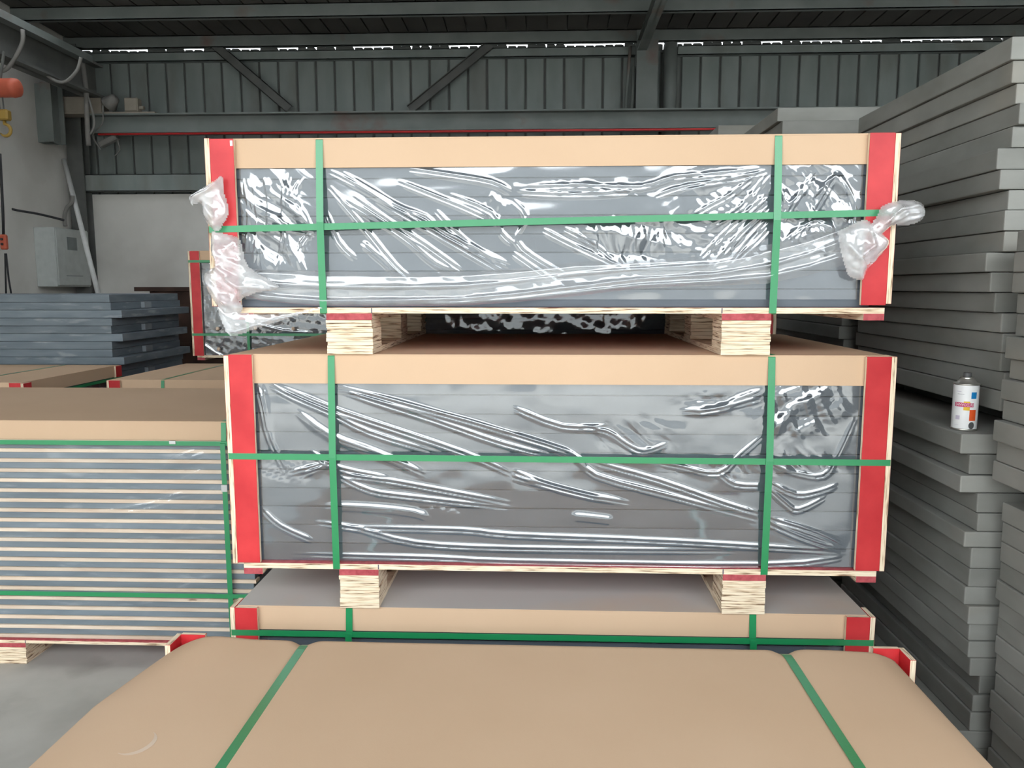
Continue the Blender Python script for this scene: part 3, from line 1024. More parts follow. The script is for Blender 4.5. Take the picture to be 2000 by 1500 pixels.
def px_creases(lst, base, Y, h=0.0021, w=0.0042, double=0.011):
    """streaks traced on the wrapped front face, turned into folds on that face"""
    out = []
    for item in lst:
        pl, hh, ww = item if isinstance(item, tuple) and isinstance(item[0], list) else (item, 1.0, 1.0)
        P = smooth_poly([(oy(a, b, Y)[0] - base[0], oy(a, b, Y)[2] - base[2]) for a, b in pl], 3)
        out.append((P, h * hh, w * ww))
        if double:
            d = np.array(P[-1]) - np.array(P[0])
            n = np.array([-d[1], d[0]]) / (np.hypot(*d) + 1e-9)
            if n[1] < 0:
                n = -n
            Q = [(p[0] - n[0] * double, p[1] - n[1] * double) for p in P]
            out.append((Q, h * hh * 0.8, w * ww * 0.9))
    return out


MIDC = [
    [(520, 749), (570, 775), (642, 806), (720, 845), (850, 885)], [(531, 750), (640, 795), (735, 828), (905, 885), (1000, 927)],
    ([(645, 752), (740, 776), (850, 806), (950, 834), (1118, 888), (1165, 930), (1330, 975), (1490, 1018)], 1.3, 1.2),
    [(660, 760), (750, 790), (850, 822), (985, 868), (1080, 892)], [(1165, 905), (1290, 940), (1420, 985), (1490, 1006)],
    ([(575, 802), (640, 850), (735, 886), (830, 928)], 1.4, 1.6), [(660, 928), (745, 938), (840, 955), (1000, 985)],
    [(655, 930), (720, 960), (800, 972), (1000, 995)], ([(630, 990), (720, 994), (800, 1002), (840, 1015)], 1.0, 1.8),
    [(610, 1022), (700, 1035), (810, 1063), (1000, 1073), (1490, 1079)], [(650, 1031), (900, 1038), (1000, 1047), (1320, 1060), (1660, 1081)],
    [(510, 998), (545, 1030), (612, 1060)], [(560, 1085), (840, 1092), (1000, 1099), (1490, 1106), (1650, 1092)],
    ([(1000, 920), (1060, 945), (1130, 965), (1235, 985)], 1.2, 1.3), [(1000, 932), (1080, 952), (1180, 978)],
    ([(1115, 1010), (1160, 1014), (1200, 1019)], 1.0, 1.9), [(1130, 830), (1190, 845), (1225, 868), (1260, 882), (1310, 866)],
    ([(1330, 804), (1400, 800), (1440, 782), (1494, 762)], 1.3, 1.6), [(1360, 806), (1420, 795), (1490, 778)],
    [(1290, 905), (1340, 915), (1405, 926), (1450, 888), (1495, 850)], [(1408, 925), (1440, 948), (1500, 951)],
    ([(1510, 855), (1545, 800), (1580, 780), (1625, 757)], 1.4, 2.2), [(1500, 905), (1560, 926), (1612, 930), (1640, 890), (1675, 815)],
    [(1510, 945), (1560, 968), (1605, 962), (1642, 948)], [(1510, 958), (1540, 985), (1565, 998), (1620, 972)],
    [(1510, 1015), (1600, 1043), (1660, 1072)], [(1510, 1026), (1580, 1055), (1650, 1077)], [(500, 757), (512, 800), (525, 860), (558, 927)],
    [(508, 753), (520, 810), (530, 880)], [(1000, 848), (1060, 866), (1118, 884)], [(560, 925), (640, 905), (585, 930)],
    [(1000, 795), (1100, 833), (1190, 832)], [(600, 880), (660, 915), (760, 935)]]
TOPC = [
    [(640, 330), (700, 360), (760, 395), (830, 420), (870, 455), (1000, 512)], [(665, 333), (740, 378), (830, 430), (1000, 527)],
    ([(795, 326), (880, 338), (960, 352), (1000, 372)], 1.2, 1.3), [(775, 350), (830, 372), (900, 400), (955, 425)],
    [(640, 360), (700, 430), (770, 515), (800, 540)], ([(660, 380), (735, 425), (800, 470), (850, 512), (900, 532)], 1.1, 1.2),
    [(685, 378), (760, 430), (830, 475), (910, 532)], [(720, 378), (810, 430), (880, 470), (1000, 540)], [(875, 376), (960, 412), (980, 452), (1005, 475)],
    [(850, 407), (880, 440), (940, 490), (1000, 516)], [(635, 408), (660, 470), (696, 506)], ([(705, 470), (740, 500), (800, 555)], 1.2, 1.3),
    [(1000, 385), (1030, 420), (1012, 470), (1060, 510), (1110, 536)], [(1000, 490), (1050, 525), (1110, 566)], [(1060, 445), (1120, 476), (1240, 532)],
    [(1100, 442), (1165, 476), (1200, 506)], [(1350, 421), (1390, 398), (1430, 376), (1490, 330)], [(1385, 441), (1450, 400), (1502, 335)],
    [(1370, 502), (1420, 450), (1505, 372)], [(1390, 520), (1450, 452), (1508, 398)], [(1420, 520), (1470, 460), (1508, 420)], [(1440, 505), (1480, 470), (1508, 440)],
    ([(1000, 363), (1130, 358), (1250, 361), (1320, 342), (1400, 335), (1490, 326)], 1.3, 1.3), ([(1010, 372), (1120, 376), (1240, 371)], 1.2, 1.2),
    [(1280, 380), (1340, 360), (1440, 345), (1500, 330)], [(1530, 430), (1560, 380), (1600, 330)], [(1560, 470), (1600, 400), (1640, 330)],
    [(1590, 390), (1640, 340), (1660, 400), (1650, 470)], [(1525, 480), (1570, 440), (1620, 430), (1640, 480)], [(1585, 385), (1600, 430), (1620, 465)],
    [(1640, 330), (1670, 380), (1680, 440)], [(1530, 360), (1545, 395), (1590, 350)], ([(485, 340), (498, 430), (488, 520)], 1.2, 1.4), [(545, 335), (549, 440), (530, 545)],
    ([(510, 345), (520, 400), (515, 470)], 1.4, 1.4), [(560, 332), (545, 420), (560, 500)], [(590, 345), (575, 380), (600, 430), (612, 470)], [(470, 345), (480, 420), (472, 500)],
    [(600, 450), (575, 490), (590, 540)], [(535, 420), (560, 440), (612, 452)], [(500, 470), (515, 520), (508, 545)]]

Zm, Zt = 0.573, 1.315
base_m = (0.033, 0.0, Zm)
base_t = (0.008, 0.0, Zt)


def film_mid(t, w2, zb0, top, by):
    reg = []
    for (px, py, rx, ry, a) in ((1250, 855, 80, 35, 0.0024), (1400, 915, 90, 22, 0.0022), (1570, 800, 80, 60, 0.0045), (1560, 905, 90, 28, 0.003), (560, 925, 60, 25, 0.0018),
                                (850, 1000, 60, 18, 0.0015), (1400, 790, 70, 22, 0.0024)):
        c = oy(px, py, 0)
        reg.append((c[0] - base_m[0], c[2] - base_m[2], rx / 710, ry / 710, a))
    film_sheet('stretch_film', -w2 + 0.085, w2 - 0.085, zb0 - 0.002, top - 0.08, by - 0.005, px_creases(MIDC, base_m, 0, 0.0034, 0.0046, 0.012), 'film', t, 0.0026, 0.0035, 0.0, reg, 21)


def film_top(t, w2, zb0, top, by):
    reg = []
    for (px, py, rx, ry, a) in ((1230, 470, 100, 42, 0.0075), (1420, 430, 110, 90, 0.0022), (1600, 400, 90, 90, 0.0042), (535, 430, 75, 110, 0.0044), (1180, 365, 160, 14, 0.0024), (1370, 350, 60, 22, 0.003),
                                (960, 400, 40, 25, 0.002)):
        c = oy(px, py, 0)
        reg.append((c[0] - base_t[0], c[2] - base_t[2], rx / 710, ry / 710, a))
    film_sheet('stretch_film', -w2 + 0.085, w2 - 0.085, oy(1000, 585, 0)[2] - base_t[2], top - 0.07, by - 0.005, px_creases(TOPC, base_t, 0), 'film', t, 0.0026, 0.0035, 0.0, reg, 5)


def film_soft(seed, n=10, mat='film_soft', crumple=0.0, fold=0.0):
    def f(t, w2, zb0, top, by):
        r = random.Random(seed)
        cr = []
        for _ in range(n):
            a = (r.uniform(-w2, w2), r.uniform(zb0, top))
            b = (a[0] + r.uniform(0.2, 0.5), a[1] - r.uniform(0.03, 0.15))
            cr.append(([a, ((a[0] + b[0]) / 2, (a[1] + b[1]) / 2 - 0.02), b], 0.004, 0.008))
        film_sheet('stretch_film', -w2 + 0.085, w2 - 0.085, zb0, top - 0.06, by - 0.005, cr, mat, t, 0.006 if fold else 0.008, 0.004, crumple, ((0, (zb0 + top) / 2, 3, 3, fold),) if fold else (), seed)
    return f


# bottom and middle and top of the central pile
pack(0.017, 0.0, 0.0, 'dusty-lidded pallet at the bottom of the central three-high pile', hf=0.116, top=0.571, flap=0.073, boards=9, vstraps=(-0.58, 0.589),
     hstraps=((0.4935, 0.4945), (0.25, 0.25)), film=film_soft(3), seed=1, cover_top='dusty', post_top=0.571)
tm = pack(base_m[0], 0.0, Zm, 'clear-wrapped pallet in the middle of the central three-high pile', hf=0.116, top=0.7405, flap=0.0835, boards=11, vstraps=(-0.627, 0.597), hstraps=((0.449, 0.445),),
          feet=((-0.620, -0.505), (0.482, 0.603)), film=film_mid, seed=2, post_bottom=0.134)
tt = pack(base_t[0], 0.0, Zt, 'clear-wrapped pallet with knotted loose film topping the central pile', hf=0.113, top=0.588, flap=0.079, boards=9, vstraps=(-0.617, 0.616), hstraps=((0.343, 0.381),),
          feet=((-0.610, -0.482), (0.480, 0.613)), film=film_top, seed=3, post_bottom=0.136, deck=(0.06, 0.015))
MB().box((-0.858, -0.0006, 0.566), (-0.851, 0.0, 0.580)).build('paper_tag', 'white', tt)

# loose milky film of the top pallet
up = [(468, 524), (560, 527), (640, 530), (800, 533), (900, 531), (1000, 525), (1125, 512), (1250, 507), (1400, 500), (1500, 478), (1580, 460), (1660, 436)]
lo = [(478, 578), (510, 588), (620, 598), (800, 598), (900, 597), (1000, 591), (1130, 578), (1250, 564), (1400, 558), (1500, 554), (1580, 538), (1660, 515)]
U = np.array([[oy(a, b, 0)[0] - base_t[0], oy(a, b, 0)[2] - base_t[2]] for a, b in up])
Lw = np.array([[oy(a, b, 0)[0] - base_t[0], oy(a, b, 0)[2] - base_t[2]] for a, b in lo])
nx, nz = 420, 26
s = np.linspace(0, 1, nx)
s0 = np.linspace(0, 1, len(up))
ux, uz, lx, lz = (np.interp(s, s0, q) for q in (U[:, 0], U[:, 1], Lw[:, 0], Lw[:, 1]))
v = np.linspace(0, 1, nz)[:, None]
X = lx[None] * (1 - v) + ux[None] * v
Z = lz[None] * (1 - v) + uz[None] * v
Hh = 0.005 * vnoise(X, v * np.ones_like(X), 0.35, 0.3, 41) + 0.004 * vnoise(X, v * np.ones_like(X), 0.06, 0.18, 42) + 0.003 * np.abs(vnoise(X + Z, v * np.ones_like(X), 0.03, 0.3, 43))
for (v0, v1, hh) in ((0.05, 0.25, 0.006), (0.15, 0.62, 0.006), (0.55, 0.9, 0.004)):
    Hh = Hh + hh * np.exp(-((v - (v0 + (v1 - v0) * s[None] ** 2)) / 0.05) ** 2)
edge = np.clip(np.minimum(v, 1 - v) * 8, 0, 1)
grid_mesh('loose_film', X, 0.013 - 0.007 * edge - Hh * 0.8, Z, 'milky', tt)
crumpled_bag('film_knot', [(414, 452), (445, 458), (470, 470), (485, 520), (545, 560), (500, 572), (470, 586), (474, 600), (466, 614), (440, 616), (424, 596), (402, 560), (400, 535), (420, 518), (412, 490)], -0.012, 0.014,
             'milky_thick', tt, base_t, 0.0035, 7, 0.010, [([(420, 460), (430, 520), (470, 560)], 0.01, 0.008), ([(440, 540), (470, 560), (520, 562)], 0.008, 0.006), ([(410, 545), (430, 580), (460, 600)], 0.01, 0.008)])
crumpled_bag('film_tail', [(424, 600), (462, 606), (470, 612), (560, 612), (632, 600), (560, 622), (500, 642), (455, 656), (438, 640)], -0.020, 0.004, 'milky', tt, base_t, 0.004, 12, 0.004)
crumpled_bag('film_knot', [(369, 384), (392, 370), (420, 352), (430, 344), (437, 350), (436, 372), (444, 396), (446, 420), (438, 434), (428, 450), (416, 448), (404, 434), (396, 418), (394, 398), (380, 398), (374, 400)], -0.016, 0.016, 'milky_thick',
             tt, base_t, 0.0035, 17, 0.008, [([(376, 390), (410, 372), (430, 352)], 0.01, 0.006), ([(405, 400), (425, 430)], 0.008, 0.006)])
crumpled_bag('film_knot', [(1636, 452), (1668, 436), (1692, 430), (1712, 448), (1736, 472), (1716, 502), (1694, 526), (1684, 546), (1660, 540), (1650, 520), (1642, 490)], -0.012, 0.016, 'milky_thick', tt, base_t, 0.0035, 27, 0.009,
             [([(1640, 470), (1670, 500), (1690, 530)], 0.009, 0.006), ([(1690, 440), (1700, 480), (1660, 510)], 0.01, 0.006)])
crumpled_bag('film_tail', [(1694, 446), (1712, 424), (1722, 404), (1745, 394), (1775, 391), (1798, 396), (1806, 410), (1804, 424), (1788, 436), (1765, 440), (1742, 440), (1722, 458), (1708, 466)], -0.02, 0.018, 'milky_thick', tt, base_t, 0.0035,
             37, 0.010, [([(1720, 440), (1750, 410), (1800, 400)], 0.010, 0.005), ([(1730, 445), (1760, 420), (1800, 415)], 0.009, 0.005), ([(1740, 445), (1770, 430), (1800, 425)], 0.009, 0.005)])

# ------------------------------------------------------------------ pallet in the foreground with the soft lid
FZ = 0.592
fp = pack(-0.030, -0.205 - 1.22, 0.0, 'nearest pallet with sagging round-edged cardboard lid, reaching under the photographer', W=1.90, D=1.22, top=FZ - 0.03, inset=0.07, boards=9, vstraps=(), hstraps=((0.30, 0.30),),
          post_bottom=0.135, post_top=FZ - 0.006, film=None, seed=4, rz=-0.006, cover=False)
nx, ny = 240, 150
w2, D = 0.905, 1.190
xs, ys = np.linspace(-w2, w2, nx), np.linspace(0.012, D, ny)
X, Y = np.meshgrid(xs, ys)


def edge_drop(d, r, depth):
    q = np.clip(1 - d / r, 0, 1)
    return depth * q ** 2.2


U_ = X / w2
FL = 0.022 * np.clip(-U_, 0, 1) ** 3 + 0.055 * np.clip((D - Y) / 0.3, 0, 1) ** 0.8 * np.clip(-U_, 0, 1) ** 3
Z = np.full_like(X, FZ)
Z -= edge_drop(X + w2, 0.10, 0.030) + edge_drop(w2 - X, 0.08, 0.020) + edge_drop(D - Y, 0.025, 0.012) + edge_drop(Y, 0.03, 0.012)
Z += 0.008 * np.exp(-(((X + w2 - 0.10) / 0.07) ** 2 + ((D - Y) / 0.14) ** 2))
Z += 0.004 * np.exp(-(((X - w2 + 0.20) / 0.10) ** 2 + ((D - Y) / 0.20) ** 2))
STX = (-0.585, 0.634)
for sx in STX:
    Z -= (0.004 + 0.014 * np.exp(-((D - Y) / 0.03) ** 2) + 0.014 * np.exp(-(Y / 0.03) ** 2)) * np.exp(-((X - sx) / 0.024) ** 2)
Z += 0.0016 * vnoise(X, Y, 0.3, 0.3, 77)
X = X - FL
# skirts: bend the rim down all round
ring_down = 0.085
XX = np.pad(X, 1, mode='edge')
YY = np.pad(Y, 1, mode='edge')
ZZ = np.pad(Z, 1, mode='edge')
ZZ[0, :] -= ring_down
ZZ[-1, :] -= ring_down
ZZ[:, 0] -= ring_down
ZZ[:, -1] -= ring_down
XX[:, 0] -= 0.002
XX[:, -1] += 0.002
YY[0, :] -= 0.002
YY[-1, :] += 0.002
lid = grid_mesh('cardboard_lid', XX, YY, ZZ, 'card', fp)
for sx in STX:
    j = int(np.argmin(abs(xs - sx)))
    prof = [(sx, float(ys[i]), float(min(Z[i, max(0, j - 1):j + 2].min() + 0.0022, FZ))) for i in range(0, ny, 3)]
    pts = [(sx, 0.006, 0.50)] + prof + [(sx, D + 0.006, FZ - 0.03), (sx, D + 0.006, 0.50), (sx, D + 0.004, 0.12), (sx, D - 0.01, 0.1145), (sx, 0.02, 0.1145), (sx, 0.004, 0.12)]
    ribbon_loop(pts, 0, 0.0215, 0.001, 'strap', 'strap', fp, (sx, D / 2, 0.33))

# chalky crescent scuffed on the lid
mb = MB()
cq = oz(258, 1452, FZ)
cx0, cy0 = cq[0] - fp.location[0], cq[1] - fp.location[1]
nk = 14
for k in range(nk + 1):
    a = -2.0 + 3.0 * k / nk
    wd = 0.0055 * math.sin(math.pi * min(max(k / nk, 0.04), 0.96))
    for rr_ in (0.036 - wd, 0.036 + wd):
        xx, yy = cx0 + rr_ * math.cos(a), cy0 + 1.15 * rr_ * math.sin(a)
        i, j = int(np.argmin(abs(ys - yy))), int(np.argmin(abs(xs - xx)))
        mb.v.append((xx, yy, float(Z[i, j]) + 0.0006))
for k in range(nk):
    mb.f.append((2 * k, 2 * k + 1, 2 * k + 3, 2 * k + 2))
    mb.mi.append(0)
mb.build('chalk_scuff', 'chalk', fp, smooth=True)

# ------------------------------------------------------------------ pallet of boards parted by laths, on the left
lz = 0.99


def film_lath(t, w2, zb0, top, by):
    base = (t.location[0], t.location[1], 0)
    L_ = [[(185, 1000), (220, 998), (260, 990), (300, 984), (340, 968), (372, 964)], [(235, 1003), (270, 1001), (310, 990), (340, 975)],
          ([(335, 1056), (355, 1035), (372, 1020), (400, 978), (424, 950)], 1.2, 1.3), ([(315, 918), (335, 900), (355, 890), (390, 878)], 1.0, 1.3), [(350, 942), (370, 930), (395, 918)], [(340, 1156), (375, 1140), (412, 1126)],
          [(395, 1185), (412, 1170), (430, 1160)], [(355, 905), (380, 893), (400, 886)]]
    film_sheet('stretch_film', -w2 + 0.02, w2 - 0.02, zb0 - 0.002, top - 0.0765, 0.010, px_creases(L_, base, t.location[1], 0.004, 0.007, 0.016), 'film_soft', t, 0.005, 0.003, 0.0, (), 61)


lp_ = pack(-1.105 - 0.93, 0.728, 0.0, 'lath-separated board pallet with cardboard lid left of the central pile', hf=0.086, top=lz, flap=0.074, boards=22, vstraps=(0.815,), hstraps=((0.907, 0.907), (0.298, 0.298)),
           feet=((-0.19, -0.03), (0.80, 0.90)), film=film_lath, seed=6, posts=False, laths=True, side_film=False, board_mat='board_dark')
for (px, py, ww, hh) in ((337, 864, 0.026, 0.014),):
    p = oy(px, py, 0.726)
    MB().box((p[0] - lp_.location[0] - ww / 2, -0.0042, p[2] - hh / 2), (p[0] - lp_.location[0] + ww / 2, -0.0014, p[2] + hh / 2)).build('strap_seal', 'steel_clip', lp_, 0.001)
p = oy(438, 953, 0.726)
MB().box((0.815 - 0.012, -0.009, p[2] - 0.014), (0.815 + 0.012, -0.0052, p[2] + 0.014)).build('strap_seal', 'steel_clip', lp_, 0.001)
_st = [c for c in lp_.children if c.name.startswith('strap') and not c.name.startswith('strap_seal')]
for c in [c for c in lp_.children if c.name.startswith('strap_seal')]:
    c.parent = _st[0] if abs(c.data.vertices[0].co.x - 0.803) < 0.02 else _st[1]
MB().box((-0.93, 0.002, 0.1005), (0.90, 0.012, 0.1025)).build('red_edge', 'red_end', lp_)

# ------------------------------------------------------------------ pallets further back
pz = oy(45, 748, 1.97)
pack(pz[0] - 0.93, 1.97, 0.0, 'cardboard-lidded pallet in front of the blue-grey board stack', hf=0.11, top=pz[2], flap=0.075, boards=14, vstraps=(0.55,), hstraps=((pz[2] - 0.085, pz[2] - 0.085),), film=film_soft(12), seed=8)
pz = oy(207, 742, 2.25)
pack(pz[0] + 0.93, 2.25, 0.0, 'cardboard-lidded pallet between lath pallet and the red-posted pallet', hf=0.11, top=pz[2], flap=0.06, boards=15, vstraps=(-0.60, 0.6), hstraps=((0.5, 0.5),), film=film_soft(13), seed=9)
pa, pb = oy(366, 490, 3.32), oy(383, 695, 3.32)
sup = pb[2] - 0.125
pack(pa[0] + 0.93, 3.34, 0.0, 'pallet hidden beneath the red-posted pallet at the rear', hf=0.11, top=sup, flap=0.06, boards=14, vstraps=(-0.6, 0.6), seed=10)
rp_ = pack(pa[0] + 0.93, 3.32, sup + 0.002, 'crinkle-wrapped pallet with red corner posts near the rusty bin', hf=0.11, top=pa[2] - sup, flap=0.075, boards=12, post_bottom=0.124, vstraps=(-0.52, 0.6),
           hstraps=((oy(380, 511, 3.32)[2] - sup, oy(380, 511, 3.32)[2] - sup), (oy(390, 654, 3.32)[2] - sup, oy(390, 654, 3.32)[2] - sup)), film=film_soft(15, 16, 'film', 0.0, 0.0012), seed=11)
for q in ((423, 642), (497, 641), (571, 642), (425, 682)):
    p = oy(*q, 3.30)
    MB().lathe([(0.0, -0.014), (0.010, -0.010), (0.014, 0.0), (0.010, 0.010), (0.0, 0.014)], 8).build('film_twist', 'lath', rp_, smooth=True).location = (p[0] - rp_.location[0], -0.002, p[2] - rp_.location[2])
# second row behind the central pile
pack(0.05, 1.16, 0.0, 'pallet under the crumpled-film pallet behind the central pile', hf=0.11, top=0.72, flap=0.07, boards=12, vstraps=(-0.6, 0.6), hstraps=((0.5, 0.5),), film=film_soft(18), seed=12)
pack(0.05, 1.16, 0.7215, 'crumpled-film pallet seen through the gap behind the central pile', hf=0.11, top=0.98, flap=0.075, boards=18, vstraps=(-0.565, 0.6), hstraps=(), film=film_soft(19, 14, 'film', 0.0, 0.0010), seed=13)

# ------------------------------------------------------------------ loose board stacks
def loose_board(a, b, mat, label, group, bevel=0.004, rz=0.0, name='plastic_board'):
    c = ((a[0] + b[0]) / 2, (a[1] + b[1]) / 2, a[2])
    mb = MB().box((a[0] - c[0], a[1] - c[1], 0), (b[0] - c[0], b[1] - c[1], b[2] - a[2]))
    o = mb.build(name, mat, None, bevel, 2)
    o.location = c
    o.rotation_euler = (0, 0, rz)
    return tag(o, label, 'board', group)


ORD = ['first', 'second', 'third', 'fourth', 'fifth', 'sixth', 'seventh', 'eighth', 'ninth', 'tenth', 'eleventh', 'twelfth', 'thirteenth', 'fourteenth', 'fifteenth',
       'sixteenth', 'seventeenth', 'eighteenth', 'nineteenth', 'twentieth'] + ['twenty-' + q for q in ('first', 'second', 'third', 'fourth', 'fifth', 'sixth', 'seventh', 'eighth', 'ninth')] + ['thirtieth'] + [
      'thirty-' + q for q in ('first', 'second', 'third', 'fourth', 'fifth', 'sixth', 'seventh', 'eighth', 'ninth')] + ['fortieth'] + ['forty-' + q for q in ('first', 'second', 'third', 'fourth', 'fifth', 'sixth', 'seventh', 'eighth', 'ninth')]
AY = 0.12
upx = [(1986, 69), (1976, 116), (1979, 161), (1986, 202), (1986, 244), (1980, 287), (1950, 330), (1952, 370), (1969, 410), (1957, 451), (1958, 492), (1927, 531), (1936, 571), (1943, 611), (1951, 650), (1954, 689), (1957, 727), (1959, 764), (1954, 804)]
r = random.Random(5)
tops = oy(*upx[0], AY)
zs = [oy(1960, q[1], AY)[2] for q in upx]
for k in range(1, len(upx)):
    xa = oy(upx[k][0], upx[k][1], AY)[0]
    dy = r.uniform(-0.008, 0.012)
    lab, grp = 'dusty grey board, %s from the top of the tall stack above the spray can' % ORD[k - 1], 'grey boards above the spray can'
    if k == 1:
        lab = 'topmost grey board of the tall stack above the spray can'
    loose_board((xa, AY + dy, zs[k] + 0.0005), (xa + 1.95, AY + 1.02 + dy + r.uniform(-0.01, 0.02), zs[k - 1] - 0.0012), 'grey', lab, grp)
zu = zs[-1]
lpx = [(1880, 848), (1878, 888), (1894, 928), (1873, 962), (1906, 1001), (1906, 1037), (1880, 1068), (1892, 1109), (1890, 1146), (1883, 1182), (1887, 1218), (1892, 1252), (1889, 1284), (1892, 1320), (1913, 1357), (1898, 1390), (1892, 1427)]
LYF = 0.06
zl = [oy(1890, q[1], LYF)[2] for q in lpx]
while zl[-1] > 0.075:
    zl.append(zl[-1] - 0.056)
    lpx.append((1894 + r.randrange(-8, 8), 0))
zl[-1] = 0.0
xl = [oy(q[0], 1100, LYF)[0] if q[1] == 0 else oy(q[0], q[1], LYF)[0] for q in lpx]
for k in range(1, len(zl)):
    dy = r.uniform(-0.008, 0.008)
    lab, grp = 'grey board, %s down in the low stack beneath the spray can' % ORD[k - 1], 'grey boards beneath the spray can'
    if k == 1:
        lab = 'grey board the spray can stands on'
    loose_board((xl[k], LYF + dy, zl[k] + (0.0005 if zl[k] > 0 else 0)), (xl[k] + 1.95, LYF + 1.0 + dy, zl[k - 1] - 0.0012), 'grey', lab, grp)
# spacers that hold the upper bundle clear of the lower one
for xx in (1.45, 1.95, 2.45, 2.95):
    tag(bx('timber_spacer', (xx, LYF + 0.25, zl[0] - 0.0002), (xx + 0.09, LYF + 0.95, zu - 0.0002), 'steel_dark', None, 0.003), 'dark timber spacer between the two grey bundles by the spray can', 'spacer', 'spacers between grey bundles')
# stack B, nearer than A
BY = 0.0
bpx = [(1972, 450), (1972, 492), (1962, 532), (1967, 572), (1980, 612), (1976, 656), (1964, 700), (1973, 739), (1960, 779), (1963, 818), (1948, 859), (1959, 899), (1959, 938), None, (1961, 980), (1957, 1018), (1954, 1056), (1951, 1095), (1951, 1131), (1944, 1169), (1947, 1204), (1947, 1240), (1943, 1275), (1944, 1312),
       (1939, 1347), (1933, 1384), (1930, 1421), (1934, 1458)]
up_, lo_ = bpx[:13], bpx[14:]
zb_up = [oy(q[0], q[1], BY)[2] for q in up_]
for k in range(1, len(up_)):
    xa = oy(up_[k][0], 700, BY)[0]
    loose_board((xa, BY - 1.0, zb_up[k] + 0.0005), (xa + 1.9, BY + r.uniform(-0.006, 0.01), zb_up[k - 1] - 0.0012), 'grey',
                'grey board, %s down in upper bundle of stack nearer than spray can' % ORD[k - 1], 'grey boards of the nearer upper bundle')
zb_lo = [oy(q[0], q[1], BY)[2] for q in lo_]
xb_lo = [oy(q[0], q[1], BY)[0] for q in lo_]
while zb_lo[-1] > 0.075:
    zb_lo.append(zb_lo[-1] - 0.056)
    xb_lo.append(xb_lo[-1] + r.uniform(-0.01, 0.01))
zb_lo[-1] = 0.0
for k in range(1, len(zb_lo)):
    loose_board((xb_lo[k], BY - 1.0, zb_lo[k] + (0.0005 if zb_lo[k] > 0 else 0)), (xb_lo[k] + 1.9, BY + r.uniform(-0.006, 0.006), zb_lo[k - 1] - 0.0012), 'grey',
                'grey board, %s down in lower bundle of stack nearer than spray can' % ORD[k - 1], 'grey boards of the nearer lower bundle')
for xx in (1.5, 2.3, 2.9):
    tag(bx('timber_spacer', (xx, BY - 0.9, zb_lo[0] - 0.0002), (xx + 0.09, BY - 0.1, zb_up[-1]), 'steel_dark', None, 0.003), 'dark timber spacer inside the nearer grey stack', 'spacer', 'spacers in the nearer grey stack')


def tower(px, py_top, X, Y, D, Wd, label, toplabel, group, seed, th=0.0565, z_top=None, tops=()):
    rr = random.Random(seed)
    zt = z_top
    n = int(zt / th)
    t2 = zt / n
    for k in range(n):
        xa = X + rr.uniform(-0.015, 0.02)
        for (kk, dx, dd) in tops:
            if n - 1 - k == kk:
                xa += dx
        dy = rr.uniform(-0.01, 0.015)
        loose_board((xa, Y + dy, k * t2 + (0.0005 if k else 0)), (xa + Wd, Y + D + dy, (k + 1) * t2 - 0.0012), 'grey', toplabel if k == n - 1 else label % ORD[n - 1 - k], group)


zc_ = oy(1560, 214, 1.36)[2]
tower(0, 0, 1.305, 1.30, 1.0, 1.8, 'grey board, %s from the top of stack behind the can stack', 'topmost grey board of stack behind the can stack', 'grey boards behind the can stack', 31, z_top=zc_,
      tops=((0, -0.30, 0), (1, -0.30, 0)))
zd_ = oy(1430, 243, 2.5)[2]
tower(0, 0, oy(1409, 243, 2.5)[0], 2.5, 1.0, 1.7, 'grey board, %s from top of the farthest grey stack', 'topmost board of the farthest grey stack before the back wall', 'grey boards of the farthest stack', 32, z_top=zd_)

# blue-grey stack at the rear left, every third board pushed out
FY = 3.08
fc = oy(208, 575, FY)
ftop = fc[2]
n = int(ftop / 0.052)
th = ftop / n
for k in range(n):
    lvl = n - 1 - k
    out = (lvl % 3 == 2)
    xr = fc[0] + 0.02 + (0.075 if out else 0.0) + random.uniform(-0.006, 0.006)
    yoff = 0.0 if not out else random.uniform(0.0, 0.01)
    loose_board((xr - 1.86, FY + yoff, k * th + (0.0005 if k else 0)), (xr, FY + 1.0 + random.uniform(-0.02, 0.03), (k + 1) * th - 0.0012), 'board_dark',
                'topmost blue-grey board of the stack below the electrical cabinet' if lvl == 0 else ('blue-grey board%s, %s from top of the stack below the electrical cabinet' % (' pushed out sideways' if out else '', ORD[lvl])),
                'blue-grey boards below the cabinet', 0.003)
    if lvl % 3 == 1 and lvl < 12:
        tag(bx('plastic_spacer', (xr + 0.0005, FY + 0.40, k * th + 0.004), (xr + 0.03, FY + 0.50, (k + 1) * th - 0.004), 'board_light', None, 0.002), 'small pale spacer showing in the side of the blue-grey stack', 'spacer', 'pale spacers in the blue-grey stack')

